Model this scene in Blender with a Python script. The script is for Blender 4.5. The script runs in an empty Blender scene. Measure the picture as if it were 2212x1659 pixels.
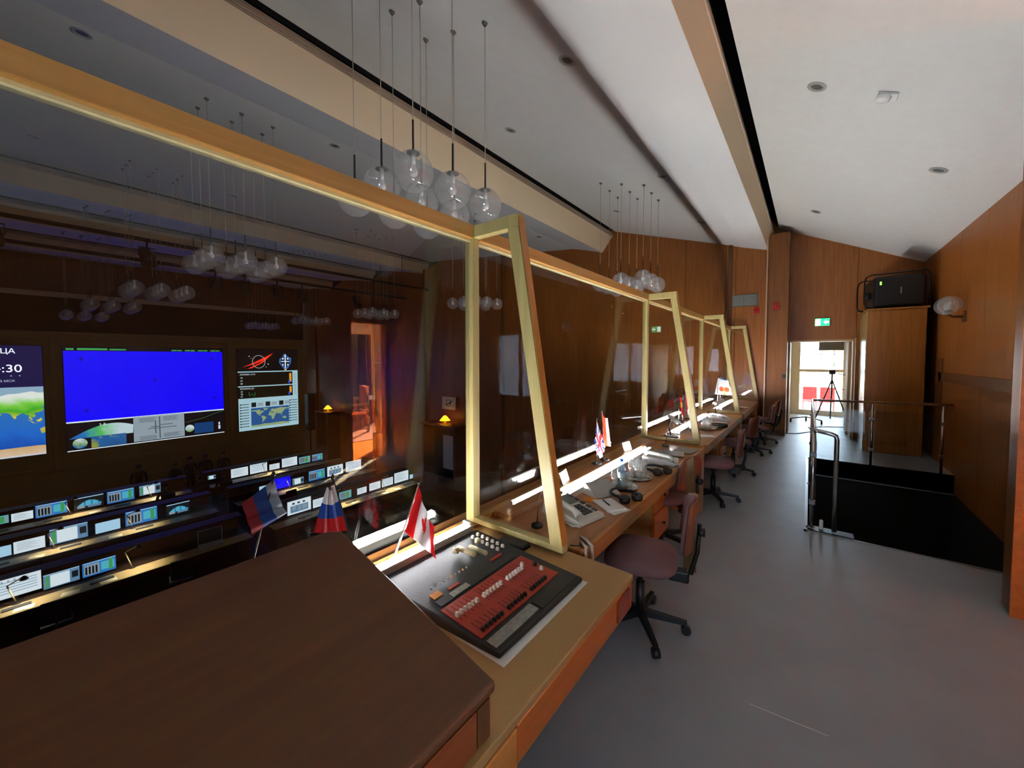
import bpy, bmesh, math, random
from mathutils import Vector, Matrix
random.seed(7)
SC = bpy.context.scene
COL = SC.collection
R = math.radians
# ------------------------------------------------------------------ camera, sky, sun, exposure
CAM_H, FPX, PITCH, YAW = 1.77, 831.0, R(2.25), R(37.753)
cam_d = bpy.data.cameras.new('camera'); cam_d.sensor_width = 36.0; cam_d.lens = FPX / 2212 * 36
cam_d.shift_y = -24.85 / 2212; cam_d.clip_start = 0.02; cam_d.clip_end = 200
cam = bpy.data.objects.new('camera', cam_d); COL.objects.link(cam)
cam.location = (0, 0, CAM_H); cam.rotation_euler = (R(90) - PITCH, 0, YAW)
SC.camera = cam
W = bpy.data.worlds.new('sky'); SC.world = W; W.use_nodes = True
bg = W.node_tree.nodes['Background']; bg.inputs[0].default_value = (0.60, 0.80, 1.0, 1); bg.inputs[1].default_value = 13.0
sun_d = bpy.data.lights.new('sun', 'SUN'); sun_d.energy = 320; sun_d.color = (1.0, 0.74, 0.42); sun_d.angle = R(0.6)
sun = bpy.data.objects.new('sun', sun_d); COL.objects.link(sun)
sun.rotation_euler = Vector((-0.50, -0.70, -0.45)).to_track_quat('-Z', 'Y').to_euler()
SC.view_settings.view_transform = 'Standard'; SC.view_settings.look = 'None'
SC.view_settings.exposure = 0.65; SC.view_settings.gamma = 1.0; SC.view_settings.use_curve_mapping = False
cy = SC.cycles
cy.transparent_max_bounces = 40; cy.max_bounces = 6; cy.diffuse_bounces = 4; cy.glossy_bounces = 3; cy.transmission_bounces = 4; cy.use_adaptive_sampling = True; cy.adaptive_threshold = 0.25; cy.adaptive_min_samples = 16; cy.use_fast_gi = False
cy.caustics_reflective = False; cy.caustics_refractive = False; cy.sample_clamp_indirect = 6.0
cy.use_denoising = True; cy.denoiser = 'OPENIMAGEDENOISE'
def portal(name, loc, rot, sx, sy):
    l = bpy.data.lights.new(name, 'AREA'); l.shape = 'RECTANGLE'; l.size = sx; l.size_y = sy
    l.cycles.is_portal = True
    o = bpy.data.objects.new(name, l); o.location = loc; o.rotation_euler = rot; COL.objects.link(o)
# light portals in the two real window openings (corridor end and lobby)
portal('corridor_window_portal', (0.27, 14.98, 1.25), (R(-90), 0, 0), 1.1, 2.1)
portal('lobby_window_portal', (5.1, 7.15, 1.7), (R(-90), 0, 0), 3.8, 2.8)
# pixel of the 2212 x 1659 photo to a point on an axis plane (used while measuring the place)
_F = (-math.sin(YAW)*math.cos(PITCH), math.cos(YAW)*math.cos(PITCH), -math.sin(PITCH))
_Rt = (math.cos(YAW), math.sin(YAW), 0)
_U = (-math.sin(YAW)*math.sin(PITCH), math.cos(YAW)*math.sin(PITCH), math.cos(PITCH))
def at(x, y, ax, val):
    a = (x-1106)/FPX; b = -(y-804.65)/FPX
    d = [_F[i]+a*_Rt[i]+b*_U[i] for i in range(3)]; o = (0, 0, CAM_H); i = 'xyz'.index(ax); t = (val-o[i])/d[i]
    return Vector([o[k]+t*d[k] for k in range(3)])
# ------------------------------------------------------------------ materials
def lin(h):
    h = h.lstrip('#'); c = [int(h[i:i+2], 16)/255 for i in (0, 2, 4)]
    return tuple(x/12.92 if x <= .04045 else ((x+.055)/1.055)**2.4 for x in c)+(1,)
def newmat(n):
    m = bpy.data.materials.new(n); m.use_nodes = True; return m, m.node_tree, m.node_tree.nodes['Principled BSDF']
def P(n, h, rough=.5, metal=0, spec=.5, noise=0, nscale=40, bump=0, coat=0, alpha=None):
    m, t, b = newmat(n); c = lin(h)
    b.inputs['Base Color'].default_value = c; b.inputs['Roughness'].default_value = rough; b.inputs['Metallic'].default_value = metal
    b.inputs['Specular IOR Level'].default_value = spec; b.inputs['Coat Weight'].default_value = coat
    if noise or bump:
        tc = t.nodes.new('ShaderNodeTexCoord'); nz = t.nodes.new('ShaderNodeTexNoise'); nz.inputs['Scale'].default_value = nscale; nz.inputs['Detail'].default_value = 4
        t.links.new(tc.outputs['Object'], nz.inputs['Vector'])
        if noise:
            r = t.nodes.new('ShaderNodeValToRGB'); r.color_ramp.elements[0].position = .3; r.color_ramp.elements[1].position = .7
            r.color_ramp.elements[0].color = tuple(x*(1-noise) for x in c[:3])+(1,); r.color_ramp.elements[1].color = tuple(min(1, x*(1+noise)) for x in c[:3])+(1,)
            t.links.new(nz.outputs['Fac'], r.inputs[0]); t.links.new(r.outputs[0], b.inputs['Base Color'])
        if bump:
            bp = t.nodes.new('ShaderNodeBump'); bp.inputs['Strength'].default_value = bump; bp.inputs['Distance'].default_value = .01
            t.links.new(nz.outputs['Fac'], bp.inputs['Height']); t.links.new(bp.outputs[0], b.inputs['Normal'])
    return m
def wood(n, h1, h2, axis='z', rough=.4, k=1.0, coat=0):
    m, t, b = newmat(n)
    tc = t.nodes.new('ShaderNodeTexCoord'); mp = t.nodes.new('ShaderNodeMapping'); s = [14*k, 14*k, 14*k]; s['xyz'.index(axis)] = .6*k
    mp.inputs['Scale'].default_value = s
    nz = t.nodes.new('ShaderNodeTexNoise'); nz.inputs['Scale'].default_value = 2.2; nz.inputs['Detail'].default_value = 6; nz.inputs['Roughness'].default_value = .6
    r = t.nodes.new('ShaderNodeValToRGB'); r.color_ramp.elements[0].position = .3; r.color_ramp.elements[1].position = .72
    r.color_ramp.elements[0].color = lin(h1); r.color_ramp.elements[1].color = lin(h2)
    t.links.new(tc.outputs['Object'], mp.inputs[0]); t.links.new(mp.outputs[0], nz.inputs['Vector']); t.links.new(nz.outputs['Fac'], r.inputs[0])
    t.links.new(r.outputs[0], b.inputs['Base Color']); b.inputs['Roughness'].default_value = rough; b.inputs['Coat Weight'].default_value = coat
    return m
def E(n, h, s=1.0, base='000000'):
    m, t, b = newmat(n); b.inputs['Base Color'].default_value = lin(base); b.inputs['Emission Color'].default_value = lin(h)
    b.inputs['Emission Strength'].default_value = s; b.inputs['Roughness'].default_value = .3; return m
def glass(n, f0=.045, tint=(1, 1, 1), rough=0.0, haze=0.0):
    # thin clear glass: mirror share by viewing angle (Schlick), the rest straight through
    m = bpy.data.materials.new(n); m.use_nodes = True; t = m.node_tree; t.nodes.clear(); N = t.nodes.new
    out = N('ShaderNodeOutputMaterial'); mx = N('ShaderNodeMixShader'); tr = N('ShaderNodeBsdfTransparent'); gl = N('ShaderNodeBsdfGlossy')
    lw = N('ShaderNodeLayerWeight'); lw.inputs[0].default_value = .5
    pw = N('ShaderNodeMath'); pw.operation = 'POWER'; pw.inputs[1].default_value = 10
    ml = N('ShaderNodeMath'); ml.operation = 'MULTIPLY_ADD'; ml.inputs[1].default_value = 1-f0; ml.inputs[2].default_value = f0
    tr.inputs[0].default_value = tint+(1,); gl.inputs['Roughness'].default_value = rough
    t.links.new(lw.outputs['Facing'], pw.inputs[0]); t.links.new(pw.outputs[0], ml.inputs[0]); t.links.new(ml.outputs[0], mx.inputs[0])
    t.links.new(tr.outputs[0], mx.inputs[1]); t.links.new(gl.outputs[0], mx.inputs[2])
    if haze:
        df = N('ShaderNodeBsdfDiffuse'); df.inputs[0].default_value = (.8, .8, .8, 1); m2 = N('ShaderNodeMixShader'); m2.inputs[0].default_value = haze
        t.links.new(mx.outputs[0], m2.inputs[1]); t.links.new(df.outputs[0], m2.inputs[2]); t.links.new(m2.outputs[0], out.inputs[0])
    else: t.links.new(mx.outputs[0], out.inputs[0])
    return m
WALL = wood('wall_veneer', '8c4e1a', 'a86628', 'z', .38)
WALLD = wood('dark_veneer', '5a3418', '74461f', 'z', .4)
PILA = wood('pilaster_veneer', '6e4018', '8c5522', 'z', .35)
RAILW = wood('rail_oak', 'b0803e', 'c89650', 'y', .4)
BEAD = P('bead_lit_oak', 'e4d8a0', .4)  # paler colour puts the light from below into the bead
WINGW = wood('wing_oak', 'b5a468', 'cbba7c', 'z', .4)
DESKW = wood('desk_oak', '9c6636', 'b87c44', 'y', .3, coat=.3)
DESKF = wood('desk_edge', 'a46a34', 'c08446', 'y', .35)
CONT = P('console_laminate', 'b08a55', .42, noise=.06, nscale=120)
CONF = wood('console_front', 'b85c18', 'cc7022', 'y', .3)
BLKW = wood('sideboard_veneer', '5a3118', '68401f', 'y', .45)
BLKS = wood('sideboard_side', '8a4318', '9a5020', 'y', .4)
CEIL = P('ceiling_paint', 'dcdcd6', .75, noise=.02, nscale=8)
BEAMW = P('beam_paint', 'e4e4e0', .6)
BEIGE = P('beige_fascia', 'd8c2a0', .6)
MOULD = wood('moulding_wood', '9a8672', 'b8a590', 'y', .5)
BLACK = P('black_recess', '050505', .8)
BLKP = P('black_plastic', '101012', .45)
BLKM = P('black_metal', '15130f', .4, .3)
CHROME = P('brushed_steel', 'c8c8c8', .22, 1)
STEELD = P('dull_steel', '8b8a88', .35, 1)
WHITE = P('white_plastic', 'e6e6e2', .35)
PAPER = P('paper', 'f0eee8', .7)
GREYP = P('grey_plastic', '9a9a94', .45)
LINO = P('floor_linoleum', '8a8d92', .40, noise=.07, nscale=3, bump=.06)
HALLF = P('hall_carpet', '1c1714', .8)
PANE = glass('pane_glass', .055)
CLEAR = glass('globe_glass', .11, (.985, .985, .98), haze=.15)
TUMB = glass('tumbler_glass', .08, (.97, .99, .99), haze=.06)
BLUEG = glass('water_bottle_plastic', .08, (.55, .82, .96), haze=.10)
RAILG = glass('railing_glass', .045, (.9, .92, .92))
TUBE1 = E('console_tube', 'fbfcff', 140.0, 'ffffff')
TUBE = E('fluorescent_tube', 'f6f8fa', 124.0, 'ffffff')
FAB = P('mauve_fabric', '7c5a5c', .95, noise=.12, nscale=300, bump=.15)
PLY = wood('ply_back', '6e3a26', '804830', 'z', .4)
EDGE = P('ply_edge', 'c9a487', .5)
# ------------------------------------------------------------------ mesh helpers
class G:
    def __init__(s): s.v = []; s.f = []; s.m = []; s.s = []
    def add(s, vs, fs, m=0, sm=False, T=None):
        o = len(s.v)
        for p in vs: s.v.append(tuple(T @ Vector(p)) if T is not None else tuple(p))
        for i, f in enumerate(fs):
            s.f.append(tuple(o+k for k in f)); s.m.append(m); s.s.append(sm[i] if isinstance(sm, list) else sm)
        return s
    def box(s, x0, y0, z0, x1, y1, z1, m=0, T=None):
        v = [(x0, y0, z0), (x1, y0, z0), (x1, y1, z0), (x0, y1, z0), (x0, y0, z1), (x1, y0, z1), (x1, y1, z1), (x0, y1, z1)]
        return s.add(v, [(0, 3, 2, 1), (4, 5, 6, 7), (0, 1, 5, 4), (1, 2, 6, 5), (2, 3, 7, 6), (3, 0, 4, 7)], m, False, T)
    def cb(s, c, d, m=0, T=None):
        return s.box(c[0]-d[0]/2, c[1]-d[1]/2, c[2]-d[2]/2, c[0]+d[0]/2, c[1]+d[1]/2, c[2]+d[2]/2, m, T)
    def hexa(s, a, b, m=0):   # two quads a (4 pts) and b (4 pts) joined
        return s.add(list(a)+list(b), [(3, 2, 1, 0), (4, 5, 6, 7), (0, 1, 5, 4), (1, 2, 6, 5), (2, 3, 7, 6), (3, 0, 4, 7)], m)
    def tube(s, pts, r, n=8, m=0, T=None):
        pts = [Vector(p) for p in pts]; rs = r if isinstance(r, (list, tuple)) else [r]*len(pts)
        vs = []; prev = None
        for i, p in enumerate(pts):
            d = (pts[min(i+1, len(pts)-1)]-pts[max(i-1, 0)]).normalized()
            if prev is None:
                a = d.cross(Vector((0, 0, 1)))
                if a.length < .01: a = d.cross(Vector((0, 1, 0)))
            else: a = prev-d*prev.dot(d)
            a.normalize(); prev = a; b = d.cross(a)
            vs += [p+(a*math.cos(2*math.pi*k/n)+b*math.sin(2*math.pi*k/n))*rs[i] for k in range(n)]
        fs = []; L = len(pts)
        for i in range(L-1):
            for k in range(n): fs.append((i*n+k, i*n+(k+1) % n, (i+1)*n+(k+1) % n, (i+1)*n+k))
        sm = [True]*len(fs)
        fs += [tuple(range(n-1, -1, -1)), tuple((L-1)*n+k for k in range(n))]; sm += [False, False]
        return s.add(vs, fs, m, sm, T)
    def lathe(s, prof, n=16, m=0, c=(0, 0, 0), T=None, smooth=True):
        vs = []; fs = []
        for r, z in prof: vs += [(c[0]+max(r, 1e-4)*math.cos(2*math.pi*k/n), c[1]+max(r, 1e-4)*math.sin(2*math.pi*k/n), c[2]+z) for k in range(n)]
        for i in range(len(prof)-1):
            for k in range(n): fs.append((i*n+k, i*n+(k+1) % n, (i+1)*n+(k+1) % n, (i+1)*n+k))
        return s.add(vs, fs, m, smooth, T)
    def prism(s, pts, ext, m=0, T=None):
        n = len(pts); e = Vector(ext); vs = [Vector(p) for p in pts]+[Vector(p)+e for p in pts]
        fs = [tuple(range(n-1, -1, -1)), tuple(range(n, 2*n))]+[(k, (k+1) % n, n+(k+1) % n, n+k) for k in range(n)]
        return s.add(vs, fs, m, False, T)
    def ob(s, name, mats, parent=None, bev=0, seg=2, loc=None):
        me = bpy.data.meshes.new(name); me.from_pydata([tuple(v) for v in s.v], [], s.f)
        for mm in (mats if isinstance(mats, list) else [mats]): me.materials.append(mm)
        me.polygons.foreach_set('material_index', s.m); me.polygons.foreach_set('use_smooth', s.s); me.update()
        b = bmesh.new(); b.from_mesh(me); bmesh.ops.recalc_face_normals(b, faces=b.faces); b.to_mesh(me); b.free()
        o = bpy.data.objects.new(name, me); COL.objects.link(o)
        if parent: o.parent = parent
        if loc: o.location = loc
        if bev:
            md = o.modifiers.new('bevel', 'BEVEL'); md.width = bev; md.segments = seg; md.limit_method = 'ANGLE'
        return o
def tag(o, label=None, cat=None, group=None, kind=None):
    for k, v in (('label', label), ('category', cat), ('group', group), ('kind', kind)):
        if v: o[k] = v
    return o
def thing(name, label, cat, loc=(0, 0, 0), rz=0, group=None):
    o = bpy.data.objects.new(name, None); o.empty_display_size = .1; COL.objects.link(o); o.location = loc; o.rotation_euler = (0, 0, rz)
    return tag(o, label, cat, group)
def struct(name, label=None, cat=None):
    o = bpy.data.objects.new(name, None); o.empty_display_size = .1; COL.objects.link(o); return tag(o, label, cat, None, 'structure')
def sob(g, name, mat, label=None, cat=None, bev=0):
    return tag(g.ob(name, mat, bev=bev), label, cat, None, 'structure')
KIDS = {}
def dup(root, loc, rz=None, label=None, group=None):
    r = root.copy(); COL.objects.link(r); r.location = loc
    if rz is not None: r.rotation_euler = (0, 0, rz)
    if label: r['label'] = label
    if group: r['group'] = group
    for ch in [o for o in list(COL.objects) if o.parent == root]:
        c = ch.copy(); COL.objects.link(c); c.parent = r
        for g in [o for o in list(COL.objects) if o.parent == ch]:
            d = g.copy(); COL.objects.link(d); d.parent = c
    return r
def text(name, body, size, loc, mat, parent=None, rot=(R(90), 0, R(90)), align='LEFT', ext=.001):
    c = bpy.data.curves.new(name, 'FONT'); c.body = body; c.size = size; c.align_x = align; c.extrude = ext; c.materials.append(mat)
    f = bpy.data.objects.new(name, c); COL.objects.link(f)
    me = bpy.data.meshes.new_from_object(f.evaluated_get(bpy.context.evaluated_depsgraph_get())); bpy.data.objects.remove(f)
    o = bpy.data.objects.new(name, me); COL.objects.link(o); o.location = loc; o.rotation_euler = rot
    if parent: o.parent = parent
    return o
ORD = 'first second third fourth fifth sixth seventh eighth ninth tenth eleventh twelfth thirteenth fourteenth'.split()
YE, YB, XS, HF = 11.1, -3.0, -25.0, -4.6      # end wall, back wall, screen wall, hall floor
GX = -1.62                                     # glass partition plane
POSTS = (1.70, 4.80, 7.90, 10.98)
# ------------------------------------------------------------------ floors
WELL = (0.02, 4.92, 1.749, 8.55)
fl = G()
fl.box(-1.75, -3.2, -.3, WELL[0], YE+4, 0); fl.box(WELL[0], -3.2, -.3, 2.75, WELL[1], 0); fl.box(WELL[0], WELL[3], -.3, 1.95, YE+4, 0)
floor = sob(fl, 'floor', LINO, 'grey linoleum floor of the balcony with a stairwell opening', 'floor')
p, q = at(1618, 1520, 'z', .0005), at(1790, 1590, 'z', .0005)
G().tube([p, (p+q)/2+Vector((.01, 0, 0)), q], .0012, 5).ob('floor_scratch', PAPER, floor)
for x0, y0, x1, y1 in ((WELL[0]-.03, WELL[1]-.03, WELL[0], WELL[3]), (WELL[0]-.03, WELL[1]-.03, WELL[2], WELL[1]), (WELL[0], WELL[3], WELL[2], WELL[3]+.03)):
    G().box(x0, y0, -.28, x1, y1, .006).ob('stairwell_nosing', STEELD, floor)
st = struct('floor_stairwell', 'stairs with shade painted into their colour going down inside the railed stairwell', 'stairs')
WELLW = P('stairwell_painted_shade', '14110e', .8)  # near-black colour puts the shade of the well into steps and sides
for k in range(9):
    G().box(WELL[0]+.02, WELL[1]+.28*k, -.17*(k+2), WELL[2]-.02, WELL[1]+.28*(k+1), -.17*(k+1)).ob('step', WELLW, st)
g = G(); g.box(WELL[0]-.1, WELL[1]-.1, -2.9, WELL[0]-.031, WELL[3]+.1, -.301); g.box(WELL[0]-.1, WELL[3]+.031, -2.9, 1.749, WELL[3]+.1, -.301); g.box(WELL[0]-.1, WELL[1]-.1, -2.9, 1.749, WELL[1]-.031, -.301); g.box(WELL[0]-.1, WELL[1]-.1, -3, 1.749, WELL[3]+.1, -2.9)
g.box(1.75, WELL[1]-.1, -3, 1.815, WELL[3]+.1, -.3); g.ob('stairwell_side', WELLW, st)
sob(G().box(-25.3, -4.6, HF-.2, -1.76, 11.3, HF), 'floor_hall', HALLF, 'dark floor of the control hall below the balcony', 'floor')
# ------------------------------------------------------------------ ceiling: saw-tooth bays running along the balcony
BAYS = [((-4.68, 5.52), (-1.83, 4.64), (-1.38, 4.48), (-.85, 4.33), (-.64, 4.78)),
        ((-13.1, 5.90), (-6.1, 5.25), (-5.6, 5.12), (-5.1, 4.97), (-4.68, 5.52)),
        ((-17.2, 6.1), (-14.7, 5.68), (-14.2, 5.58), (-13.55, 5.46), (-13.1, 5.90)),
        ((-21.4, 6.1), (-18.7, 5.78), (-18.2, 5.70), (-17.6, 5.58), (-17.2, 6.1)),
        ((-25.2, 6.0), (-22.8, 5.8), (-22.2, 5.7), (-21.7, 5.6), (-21.4, 6.1))]
def ceil_z(x):
    if x > -.64: return 4.78-.469*(x+.64)
    for b in BAYS:
        pts = b[:4]
        for (xa, za), (xb, zb) in zip(pts, pts[1:]):
            if xa <= x <= xb: return za+(zb-za)*(x-xa)/(xb-xa)
    return 5.6
ceil = struct('ceiling', 'white stepped ceiling of sloping panels between deep beams', 'ceiling')
CY0, CY1 = -4.5, YE+.2
def strip(name, a, b, mat, th=.05, y0=CY0, y1=CY1):
    return G().hexa([(a[0], y0, a[1]), (b[0], y0, b[1]), (b[0], y1, b[1]), (a[0], y1, a[1])], [(a[0], y0, a[1]+th), (b[0], y0, b[1]+th), (b[0], y1, b[1]+th), (a[0], y1, a[1]+th)]).ob(name, mat, ceil)
strip('ceiling_panel', (-.64, 4.78), (3.0, 3.073), CEIL)
for t0, f0, m0, b0, s0 in BAYS:
    strip('ceiling_panel', t0, f0, CEIL); strip('beam_haunch', f0, m0, BEAMW); strip('beam_soffit', m0, b0, BEAMW)
    ft = (s0[0]-.11, s0[1]-.13)
    G().hexa([(b0[0], CY0, b0[1]), (b0[0], CY1, b0[1]), (ft[0], CY1, ft[1]), (ft[0], CY0, ft[1])], [(b0[0]-.05, CY0, b0[1]+.03), (b0[0]-.05, CY1, b0[1]+.03), (ft[0]-.05, CY1, ft[1]+.03), (ft[0]-.05, CY0, ft[1]+.03)]).ob('beam_fascia', BEIGE, ceil)
    for k in range(4):
        G().box(ft[0]-.05, CY0, ft[1]+.032*k, ft[0]+.004*(4-k), CY1, ft[1]+.032*k+.024).ob('moulding', MOULD, ceil)
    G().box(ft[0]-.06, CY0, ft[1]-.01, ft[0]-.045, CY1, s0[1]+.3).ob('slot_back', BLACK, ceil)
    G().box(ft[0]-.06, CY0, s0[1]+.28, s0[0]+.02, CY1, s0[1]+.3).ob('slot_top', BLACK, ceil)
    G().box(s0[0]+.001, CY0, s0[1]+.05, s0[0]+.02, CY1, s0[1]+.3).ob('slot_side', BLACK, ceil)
sob(G().box(-25.6, -4.8, 6.6, 3.2, YE+.5, 6.8), 'roof_slab', BLACK, 'solid roof slab above the stepped ceiling', 'roof')
# ------------------------------------------------------------------ walls
def panels(root, name, cuts, fn, mat):
    for a, b in zip(cuts, cuts[1:]): fn(a, b).ob(name, mat, root, bev=.004)
we = struct('wall_end', 'brown wood-veneer end wall of tall panels', 'wall')
def endp(a, b, z0=-.02):
    g = G(); y0, y1 = YE, YE+.06; a += .004; b -= .004
    za, zb = ceil_z(a)+.04, ceil_z(b)+.04
    return g.hexa([(a, y0, z0), (b, y0, z0), (b, y1, z0), (a, y1, z0)], [(a, y0, za), (b, y0, zb), (b, y1, zb), (a, y1, za)])
cuts = [-1.74, -1.52, -.8]
panels(we, 'wall_panel', cuts, lambda a, b: endp(a, b), WALL)
hc = [-25.2, -24, -22.8, -21.5, -20.2, -18.9, -17.6, -16.3, -15, -13.6, -12.3, -11, -9.7, -8.4, -7.2, -5.9, -4.7, -3.7, -2.7, -1.74]
panels(we, 'wall_panel', hc, lambda a, b: endp(a, b, HF), WALL)
endp(-.8, -.42).ob('wall_panel', WALL, we)
endp(.77, 1.78).ob('wall_panel', WALL, we)
g = G(); a, b = -.416, .766; g.hexa([(a, YE, 2.17), (b, YE, 2.17), (b, YE+.06, 2.17), (a, YE+.06, 2.17)], [(a, YE, ceil_z(a)+.04), (b, YE, ceil_z(b)+.04), (b, YE+.06, ceil_z(b)+.04), (a, YE+.06, ceil_z(a)+.04)]); g.ob('wall_panel', WALL, we)
sob(G().box(-25.5, YE+.07, HF-.2, -.45, YE+.4, 6.6), 'wall_end_core', BLACK, 'structural core behind the end wall veneer', 'wall')
g = G(); g.box(.80, YE+.07, -.3, 3.0, YE+.4, 6.6); g.box(-.45, YE+.07, 2.2, .80, YE+.4, 6.6); sob(g, 'wall_end_lintel', BLACK, 'solid wall around and above the exit doorway', 'wall')
g = G(); za = ceil_z(-.7); g.box(-.80, 10.56, 0, -.41, YE-.005, 4.55); sob(g, 'trim_1', PILA, 'dark wooden pilaster left of the exit doorway', 'pilaster', bev=.006)
G().box(-.83, 10.5, 0, -.805, 10.56, 4.42).ob('pilaster_edge_strip', EDGE, bpy.data.objects['trim_1'])
for z in (.0,): G().box(-.80, 10.54, 0, -.41, 10.558, .12).ob('pilaster_plinth', WALLD, bpy.data.objects['trim_1'])
# far hall wall thin pilaster strips
for i, x in enumerate((-1.63, -9.0, -13.4, -17.4, -23.4)):
    G().box(x-.05, YE-.09, HF if x < -1.7 else 0, x+.05, YE-.006, ceil_z(x)).ob('pilaster_strip', WALLD, we)
# right wall with veneer panels, band and pier
wr = struct('wall_right', 'brown veneer side wall rising from the dark stairwell', 'wall')
cutsr = [4.32, 5.4, 6.5, 7.6, 8.7, 9.9, 11.08]
def rp(a, b):
    return G().hexa([(1.75, a+.004, -.29), (1.75, b-.004, -.29), (1.81, b-.004, -.29), (1.81, a+.004, -.29)], [(1.75, a+.004, ceil_z(1.75)+.03), (1.75, b-.004, ceil_z(1.75)+.03), (1.81, b-.004, ceil_z(1.75)), (1.81, a+.004, ceil_z(1.75))])
panels(wr, 'wall_panel', cutsr, rp, WALL)
G().box(1.728, 6.2, 1.38, 1.752, 9.74, 1.52).ob('dado_band', WALLD, wr)
G().box(1.728, 9.42, 1.0, 1.752, 9.6, 1.75).ob('dado_post', WALLD, wr)
sob(G().box(1.82, 4.34, -3, 2.0, YE+.4, 6.6), 'wall_right_core', BLACK, 'solid core behind the side wall veneer', 'wall')
sob(G().box(1.13, 4.12, 0, 2.8385, 4.3, 4.0), 'wall_pier', PILA, 'dark wooden wall pier at the near end of the stairwell', 'wall', bev=.008)
G().box(1.118, 4.105, 0, 1.19, 4.119, 3.85).ob('pier_edge_strip', CONF, bpy.data.objects['wall_pier'])
# near right wall with the doorway to the sunlit lobby
DY0, DY1, DZ = 3.36, 4.07, 2.39
g = G(); g.box(2.75, -3.2, 0, 2.83, DY0, 3.2); g.box(2.75, DY1, 0, 2.83, 4.1195, 3.2); g.box(2.75, DY0, DZ, 2.83, DY1, 3.2)
sob(g, 'wall_near', WALL, 'veneered wall beside the camera holding the lobby doorway', 'wall')
g = G(); g.box(-1.75, -3.2, -.3, .9, YB, 6.6); g.box(2.2, -3.2, -.3, 2.83, YB, 6.6); g.box(.9, -3.2, -.3, 2.2, YB, .9); g.box(.9, -3.2, 2.3, 2.2, YB, 6.6)
sob(g, 'wall_back', WALL, 'veneered wall behind the camera with an added daylight opening', 'wall')
w3 = struct('fill_window', 'added unseen window behind the camera that fills the floor with daylight', 'window'); FRM = P('window_frame_paint', 'd8cdb8', .5)  # unseen window added to bring fill daylight onto floor and ceiling
for b in ((.9, -3.12, .9, .96, -3.06, 2.3), (2.14, -3.12, .9, 2.2, -3.06, 2.3), (1.52, -3.12, .9, 1.58, -3.06, 2.3), (.96, -3.12, .9, 2.14, -3.06, .96), (.96, -3.12, 2.24, 2.14, -3.06, 2.3)): G().box(*b).ob('window_bar', FRM, w3)
portal('fill_window_portal', (1.55, -3.05, 1.6), (R(90), 0, 0), 1.3, 1.4)
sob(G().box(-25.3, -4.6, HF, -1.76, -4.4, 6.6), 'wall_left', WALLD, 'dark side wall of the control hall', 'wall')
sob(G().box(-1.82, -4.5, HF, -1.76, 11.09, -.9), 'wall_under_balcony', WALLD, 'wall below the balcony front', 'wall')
g = G(); g.box(-1.80, -3.2, -.9, -1.755, 11.09, .72); g.box(-1.80, -3.2, .7205, -1.59, 11.09, .734); sob(g, 'wall_parapet', DESKW, 'wooden parapet front of the balcony under the glass', 'parapet')
g = G(); g.box(2.84, -3.3, 3.3, 3.0, 4.3, 6.6); g.box(-1.9, -4.8, HF, -1.75, -3.2, 6.6); sob(g, 'wall_outer_core', BLACK, 'outer shell of the building', 'wall')
# ------------------------------------------------------------------ exit doorway, corridor and its bright window
CORW = P('corridor_paint', 'c9a878', .6); CORD = P('corridor_panel', 'b98f5c', .45)
g = G(); g.box(-.62, YE+.41, 0, -.47, 15.1, 2.7); g.box(.95, YE+.41, 0, 1.1, 15.1, 2.7)
sob(g, 'wall_corridor', CORW, 'tan side walls of the corridor beyond the exit', 'wall')
sob(G().box(-.62, YE+.41, 2.5, 1.1, 15.1, 2.7), 'ceiling_corridor', CEIL, 'white ceiling of the corridor beyond the exit', 'ceiling')
d1 = struct('door_1', 'open exit doorway with pale frame at the end of the balcony', 'door')
g = G(); g.box(-.416, YE-.012, 0, -.375, YE+.42, 2.17); g.ob('door_jamb', CORD, d1)
g = G(); g.box(.725, YE-.012, 0, .766, YE+.42, 2.17); g.ob('door_jamb', CORD, d1)
g = G(); g.box(-.375, YE-.012, 2.13, .725, YE+.42, 2.17); g.ob('door_head', CORD, d1)
lf = G().box(.68, YE+.43, .01, .72, YE+1.15, 2.12).ob('door_leaf', CORW, d1, bev=.004)
G().tube([(.67, YE+1.05, 1.0), (.62, YE+1.05, 1.0), (.62, YE+.95, 1.0)], .009).ob('door_handle', CHROME, lf)
lf = G().box(-.46, YE+.9, .01, -.42, YE+2.2, 2.12).ob('door_leaf', CORD, d1, bev=.004)
w1 = struct('window_1', 'overexposed corridor window with a mid rail', 'window')
FRM = P('window_frame_paint', 'd8cdb8', .5)
WX0, WX1, WZ0, WZ1 = -.24, .78, .15, 2.32
for n, b in (('window_jamb', (-.47, 15.0, 0, WX0, 15.1, 2.5)), ('window_jamb', (WX1, 15.0, 0, .95, 15.1, 2.5)), ('window_sill', (WX0, 15.0, 0, WX1, 15.1, WZ0)), ('window_head', (WX0, 15.0, WZ1, WX1, 15.1, 2.5)), ('window_rail', (WX0, 15.0, 1.32, WX1, 15.07, 1.41)), ('window_bar', (WX0, 15.01, 1.85, WX1, 15.05, 1.87)), ('window_bar', (.56, 15.01, 1.41, .58, 15.05, WZ1))):
    G().box(*b).ob(n, FRM, w1)
for z0, z1 in ((WZ0, 1.32), (1.41, WZ1)): G().box(WX0, 15.03, z0, WX1, 15.036, z1).ob('window_pane', PANE, w1)
tag(G().box(.20, 14.82, 1.98, .78, 14.97, 2.31).ob('air_unit', P('air_unit_grey', '6d6660', .5), bev=.015), 'grey box unit hung across the top of the corridor window', 'air unit')
sob(G().box(-60, 15.3, -.5, 60, 120, -.4), 'ground_outside', P('outside_paving', 'd8d2c6', .9), 'sunlit pale ground outside the corridor window', 'ground')
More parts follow.
